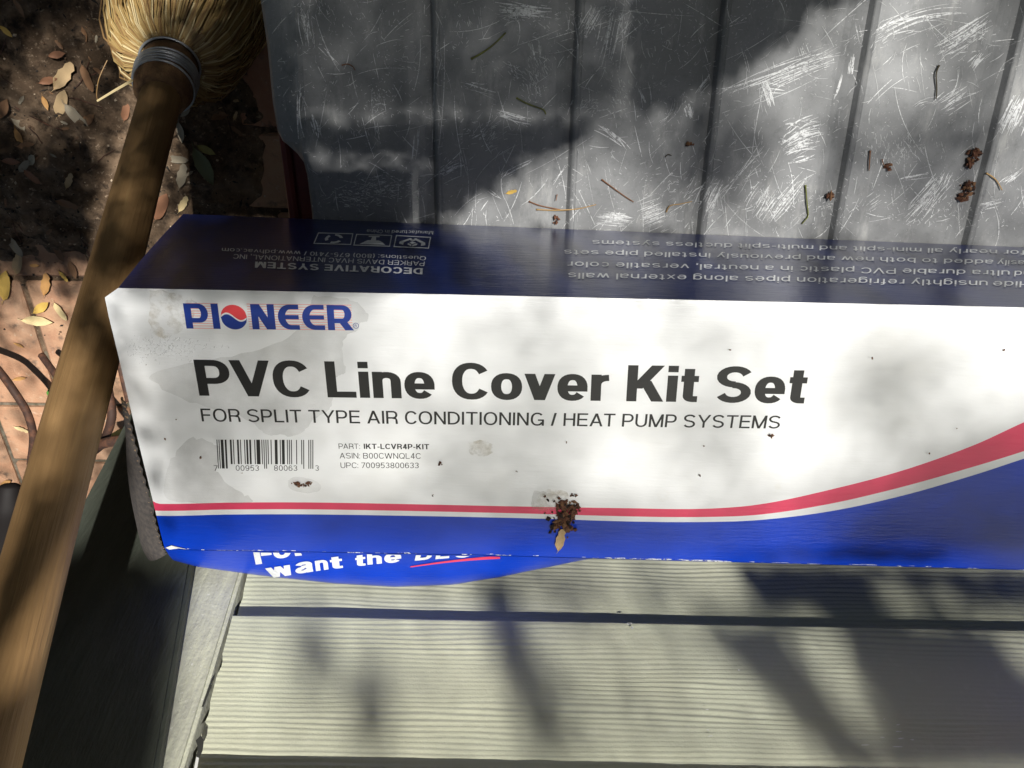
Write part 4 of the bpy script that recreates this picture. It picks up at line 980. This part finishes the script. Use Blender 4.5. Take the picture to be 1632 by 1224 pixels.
# paint chips on the siding
PC = M('bare_white_chip', (.75, .75, .72), .6).m; DK = M('dark_gap', (.03, .03, .025), .9).m
cv, cf = [], []
for u, v, a, b in ((1128, 1131, 4, 1.2), (1131, 1173, 5, 1.3), (1130, 1163, 4, 1), (1375, 1187, 10, 1.2), (1430, 1155, 4, 1), (1432, 1166, 5, 1.1), (1434, 1177, 7, 1.3), (1430, 1190, 14, 1.3), (1410, 1146, 2, 1), (1004, 993, 6, 3), (1008, 1000, 3, 3), (1178, 1068, 2, 2), (1405, 1175, 5, 1), (1453, 1179, 4, 1)):
    for _ in range(3):
        du, dv = random.uniform(-.6, .6) * a, random.uniform(-1, 1) * b * .5; k = len(cv)
        cv += [onwall(u + du + a * .6 * cos(t), v + dv + b * .5 * sin(t), .0108 - .0112 * max(0, min(1, (wz(onwall(u, v)) - WB) / (EXPO + .022))) + .0016) for t in [i * pi / 3 + random.uniform(-.2, .2) for i in range(6)]]
        cf.append(tuple(range(k, k + 6)))
c_ = mesh('paint_chips', cv, cf, PC, wall); c_['kind'] = 'stuff'
def wallblob(name, pts, mat, h): return mesh(name, [onwall(u, v, h) for u, v in pts], [tuple(range(len(pts)))], mat, wall)
wallblob('paint_gap', [(320, 1172), (325, 1180), (323, 1196), (318, 1208), (313, 1206), (315, 1190), (312, 1180)], DK, .0115)
wallblob('caulk_drip', [(313, 1206), (317, 1208), (314, 1226), (309, 1226)], PC, .0118)
wallblob('paint_gap', [(334, 1090), (338, 1092), (325, 1126), (321, 1127)], DK, .0116)

# ------------------------------------------------------------------ live oak overhead: its leaves make the dappled shade
D = """7976322169999999999999999985322334
7443433169999999999999999553312443
6216544579999999999999994322102442
5125444999999999999977676212322453
6255444999999999999655778613566752
8895444999556679973124675224444441
9985444999988863111234544223344442
7895444999999733333333333333333333
8887677899987433333333333333333333
4343345677764333222222111111111111
2046555555542222332223333211111000
2007434555321111233322333100122330
1013444543333322333221123213443100
1012445554432233343323443112443222
1022455543332234444322354101233344
1123444433322234444211343111224555
3434544333333344554321112345566666
4449854334556644566666664102577667
4499945554322223455554322368988889
5599960022233335765542234899865557
5599960012321123787434788625999973
5599960012532222588623688426999994
5499960011653432478743335882279999
5499960011356532358853334694379999
4499950011147521247853334588569999
4499940011137521136753234578778999""".split('\n')
OAKL = M('oak_leaf_green', (.05, .085, .022), .55, .4).vary(3, (.08, .11, .03)).m
OAKL.node_tree.nodes['Principled BSDF'].inputs['Subsurface Weight'].default_value = 0
lv, lf = [], []
def canopy_leaf(p, L, facing=.55):
    z = (SUN * facing + V((random.gauss(0, 1), random.gauss(0, 1), random.gauss(0, 1))) * (1 - facing) * .6).normalized()
    x = z.orthogonal().normalized(); x = Matrix.Rotation(random.uniform(0, 6.3), 3, z) @ x; y = z.cross(x); k = len(lv); W_ = L * .23
    for a, b, c in ((-.5, 0, 0), (-.2, 1, .06), (.2, .9, .06), (.5, 0, 0), (.2, -.9, .06), (-.2, -1, .06)): lv.append(p + x * a * L + y * b * W_ + z * c * L)
    lf.extend([(k, k + 1, k + 2, k + 3), (k, k + 3, k + 4, k + 5)])
XPAN = onpan(480, 250).x
def surf_at(u, v):
    """the surface the photo shows at a pixel: (name, point)"""
    if u > le(min(max(v, 458), 876)) and yb(u) <= v <= yf(u): return 'box', onbox(u, v)
    if v > yf(u):
        p = onwall(u, v, .01)
        if p.x > cornx(wz(p)): return 'wall', p
    ybb = 341 + (u - 292) * .0396
    if v < ybb and u > curve([(y_, x_) for y_, x_ in outl])(v): return 'panel', onpan(u, v)
    if u > 292 - (v - 341) * .86 and ybb <= v < yb(u): return 'back', onback(u, v)
    cu = 231 + (250 - v) * .272
    if abs(u - cu) < 45: return 'handle', at(u, v, 2 * HR * FPX / lerp(62.8, 102, (v - 150) / 758) - HR)
    return 'ground', onground(u, v, .01)
DIST = {'box': (4.6, 6.6), 'wall': (2.2, 3.0), 'wall soft': (2.8, 3.8), 'panel soft': (3.2, 5.0), 'panel': (1.15, 1.7), 'back': (1.6, 3.0), 'handle': (1.6, 2.4), 'ground': (1.9, 3.0)}
def inside(u, v, P):
    c = False
    for (x0, y0), (x1, y1) in zip(P, P[1:] + P[:1]):
        if (y0 > v) != (y1 > v) and u < (x1 - x0) * (v - y0) / (y1 - y0) + x0: c = not c
    return c
BOUGH = [(430, -90), (1440, -60), (1338, 0), (1225, 70), (1128, 124), (1020, 178), (958, 197), (905, 226), (872, 243), (842, 240), (800, 276), (752, 318), (690, 356), (430, 420)]
SLIT = [(470, 226), (560, 236), (690, 252), (730, 284), (660, 280), (560, 270), (470, 262)]
STREAKS = [([(468, 985), (512, 985), (524, 1040), (520, 1100), (498, 1108), (478, 1060)], .72), ([(562, 1062), (604, 1062), (622, 1140), (625, 1240), (572, 1240), (566, 1140)], .72),
 ([(762, 905), (815, 905), (835, 985), (858, 1047), (905, 1130), (915, 1240), (862, 1240), (830, 1130), (790, 1047), (774, 985)], .86), ([(815, 900), (950, 900), (940, 975), (835, 975)], .5),
 ([(1020, 905), (1062, 905), (1075, 975), (1040, 975)], .5), ([(990, 1085), (1036, 1085), (1048, 1180), (1015, 1180)], .6), ([(930, 1000), (1000, 1000), (1010, 1040), (940, 1050)], .35),
 ([(1100, 985), (1242, 985), (1270, 1047), (1307, 1089), (1336, 1131), (1372, 1175), (1420, 1240), (1352, 1240), (1300, 1178), (1256, 1131), (1210, 1089), (1172, 1047)], .93),
 ([(1337, 985), (1592, 985), (1600, 1040), (1632, 1080), (1750, 1100), (1750, 1260), (1372, 1260), (1442, 1180), (1422, 1131), (1393, 1089), (1366, 1047)], 1.0),
 ([(1180, 890), (1750, 890), (1750, 990), (1540, 965), (1430, 935), (1420, 990), (1235, 990)], .95), ([(1600, 990), (1750, 990), (1750, 1060), (1640, 1060)], .3)]
def dark(u, v):
    if v > yf(u) and u > 240:
        if u < 400 and v > 900: return 0 if u > 300 - (v - 912) * .17 else 1
        return max([.14 if u < 900 else .26] + [d for P, d in STREAKS if inside(u, v, P)])
    if v < 352 and u > 430:
        if inside(u, v, SLIT): return .66
        if inside(u, v, BOUGH): return 1.0 if v > 205 or u > 1020 else .82
        return min(.72, dark0(u, v))
    return dark0(u, v)
def dark0(u, v):
    x, y = u / 48 - .5, v / 48 - .5; i, j = int(math.floor(x)), int(math.floor(y)); fx, fy = x - i, y - j
    g = lambda a, b: int(D[max(0, min(25, b))][max(0, min(33, a))])
    return lerp(lerp(g(i, j), g(i + 1, j), fx), lerp(g(i, j + 1), g(i + 1, j + 1), fx), fy) / 9
carry = 0.0; ST = 16; LL = .019; ALEAF = LL * LL * .23 * 2 * .62 * .75
for jv in range(-4, 80):
    order = range(-4, 108) if jv % 2 else range(107, -5, -1)
    for iu in order:
        u, v = iu * ST + ST / 2, jv * ST + ST / 2
        nm, p = surf_at(u, v)
        p1, p2 = surf_at(u + ST, v)[1], surf_at(u, v + ST)[1]
        nrm = {'box': NP, 'panel': NP, 'wall': NW, 'ground': V((0, 0, 1)), 'back': V((0, 1, 0)), 'handle': V((0, 0, 1))}[nm]
        z = (RC.transposed() @ (p - CAM)).z * -1
        vd = (CAM - p).normalized(); area = (ST * z / FPX) ** 2 / max(.25, vd.dot(nrm)) * abs(nrm.dot(SUN))
        d = 1 - (.86 if nm == 'box' else 1) * (1 - dark(u, v)) ** ({'panel': 1.15, 'box': 1.4}.get(nm, 1.45)); lam = 5.5 if d >= .97 else min(3.6, -math.log(max(.025, 1 - d)) * 1.0)
        fs = {'wall': .6, 'box': .7, 'handle': .45}.get(nm, 1)
        carry += lam * area / ALEAF / fs ** 2 * (1.9 if nm == 'handle' else 1)
        while carry > random.random() * .9 + .1 and carry > 0:
            carry -= 1
            uu, vv = u + random.uniform(-.5, .5) * ST * 1.2, v + random.uniform(-.5, .5) * ST * 1.2
            q = surf_at(uu, vv)[1]; 
            if nm in ('ground', 'handle', 'back', 'wall') and not (u > 370 and v < 350):      # already shaded by the panel or the box?
                for (pl, nn) in ((BOXP, NP), (PANP, NP)):
                    t = (pl - q).dot(NP) / SUN.dot(NP)
                    if t > .01:
                        e = topx(q + SUN * t)
                        if surf_at(*e)[0] in ('box', 'panel') and 1 - (1 - dark(*e)) ** 1.5 < d - .15: q = None; break
                if q is None: continue
            canopy_leaf(q + SUN * random.uniform(*(DIST[nm] if d > .95 or nm not in ('panel', 'wall') else DIST[nm + ' soft'])), LL * random.uniform(.8, 1.25) * fs)
for _ in range(1500):                                               # over the shaded strip of ground and the red rail beside the panel
    u, v = random.uniform(385, 492), random.uniform(40, 350)
    if u > EDGE_U(v) + 22: continue
    q = random.choice([onground(u, v, .01), onpan(u, v, -.02)])
    canopy_leaf(q + SUN * random.uniform(1.4, 2.2), LL * random.uniform(.8, 1.25))
NEAR = len(lf)
# the rest of the crown, wherever its shade falls outside the view
n = 0
while n < 42000:
    p = V((random.uniform(-7, 7), random.uniform(-6, 8), random.uniform(1.7, 5.5)))
    if noise.noise(p * .9) < -.35: continue
    if p.y < WALLP.y and p.z < 2.6: continue
    bad = False
    for zz in (0, .25, .5, .8):
        q = p - SUN * ((p.z - zz) / SUN.z); e = RC.transposed() @ (q - CAM)
        if e.z < 0:
            a, b = topx(q)
            if -120 < a < 1760 and -120 < b < 1350: bad = True; break
    if bad: continue
    canopy_leaf(p, random.uniform(.14, .22), .3); n += 1
hv, hf = lv, lf; lv, lf = [], []
for i in range(11000):                                              # added leaf ring out of view that cuts the low sky light
    a = random.uniform(-.25, pi + .25); rr_ = random.uniform(3.1, 4.6); p = V((cos(a) * rr_ * 1.15, WALLP.y + .25 + abs(sin(a)) * rr_, random.uniform(0, 1) ** .8 * (1.9 + .6 * noise.noise(V((a * 3, 0, 0))))))
    canopy_leaf(p, random.uniform(.11, .17), .2)
tag(mesh('blocker', lv, lf, OAKL), 'added leafy hedge round the far sides of the yard', 'blocker')
lv, lf = hv, hf
tree = thing('oak_tree', V((2.6, 3.0, 0)), 'leafy live oak overhead whose leaves throw dappled shade over the box', 'tree')
BARK = M('oak_bark', (.12, .10, .08), .9).vary(30, (.06, .05, .04), stretch=(1, 1, .2)).m
mesh('trunk', *tube(smoothpath([V((2.6, 3, -.05)), V((2.62, 3.02, .5)), V((2.5, 2.95, 1.6)), V((2.3, 2.8, 2.8)), V((1.9, 2.6, 4.0)), V((1.5, 2.4, 5.2))]), [.24 - .006 * i for i in range(31)], 12), BARK, tree, smooth=True)
for pts in ([(2.3, 2.8, 2.8), (1.6, 2.2, 3.3), (.9, 1.9, 3.6), (-.6, 1.9, 3.9), (-2.2, 1.6, 4.2)], [(2.4, 2.85, 2.3), (2.6, 1.6, 2.9), (2.7, .2, 3.3), (2.8, -1.0, 3.5)], [(2.0, 2.6, 3.8), (.4, 2.9, 4.4), (-1.6, 3.2, 4.6), (-3, 3, 4.8)]):
    pp_ = smoothpath([V(q) for q in pts], 6); mesh('limb', *tube(pp_, [.10 - .07 * i / len(pp_) for i in range(len(pp_))], 9), BARK, tree, smooth=True)
cr_ = mesh('crown', lv, lf, OAKL, tree); cr_['kind'] = 'stuff'
print('leaves', NEAR // 2, len(lf) // 2)
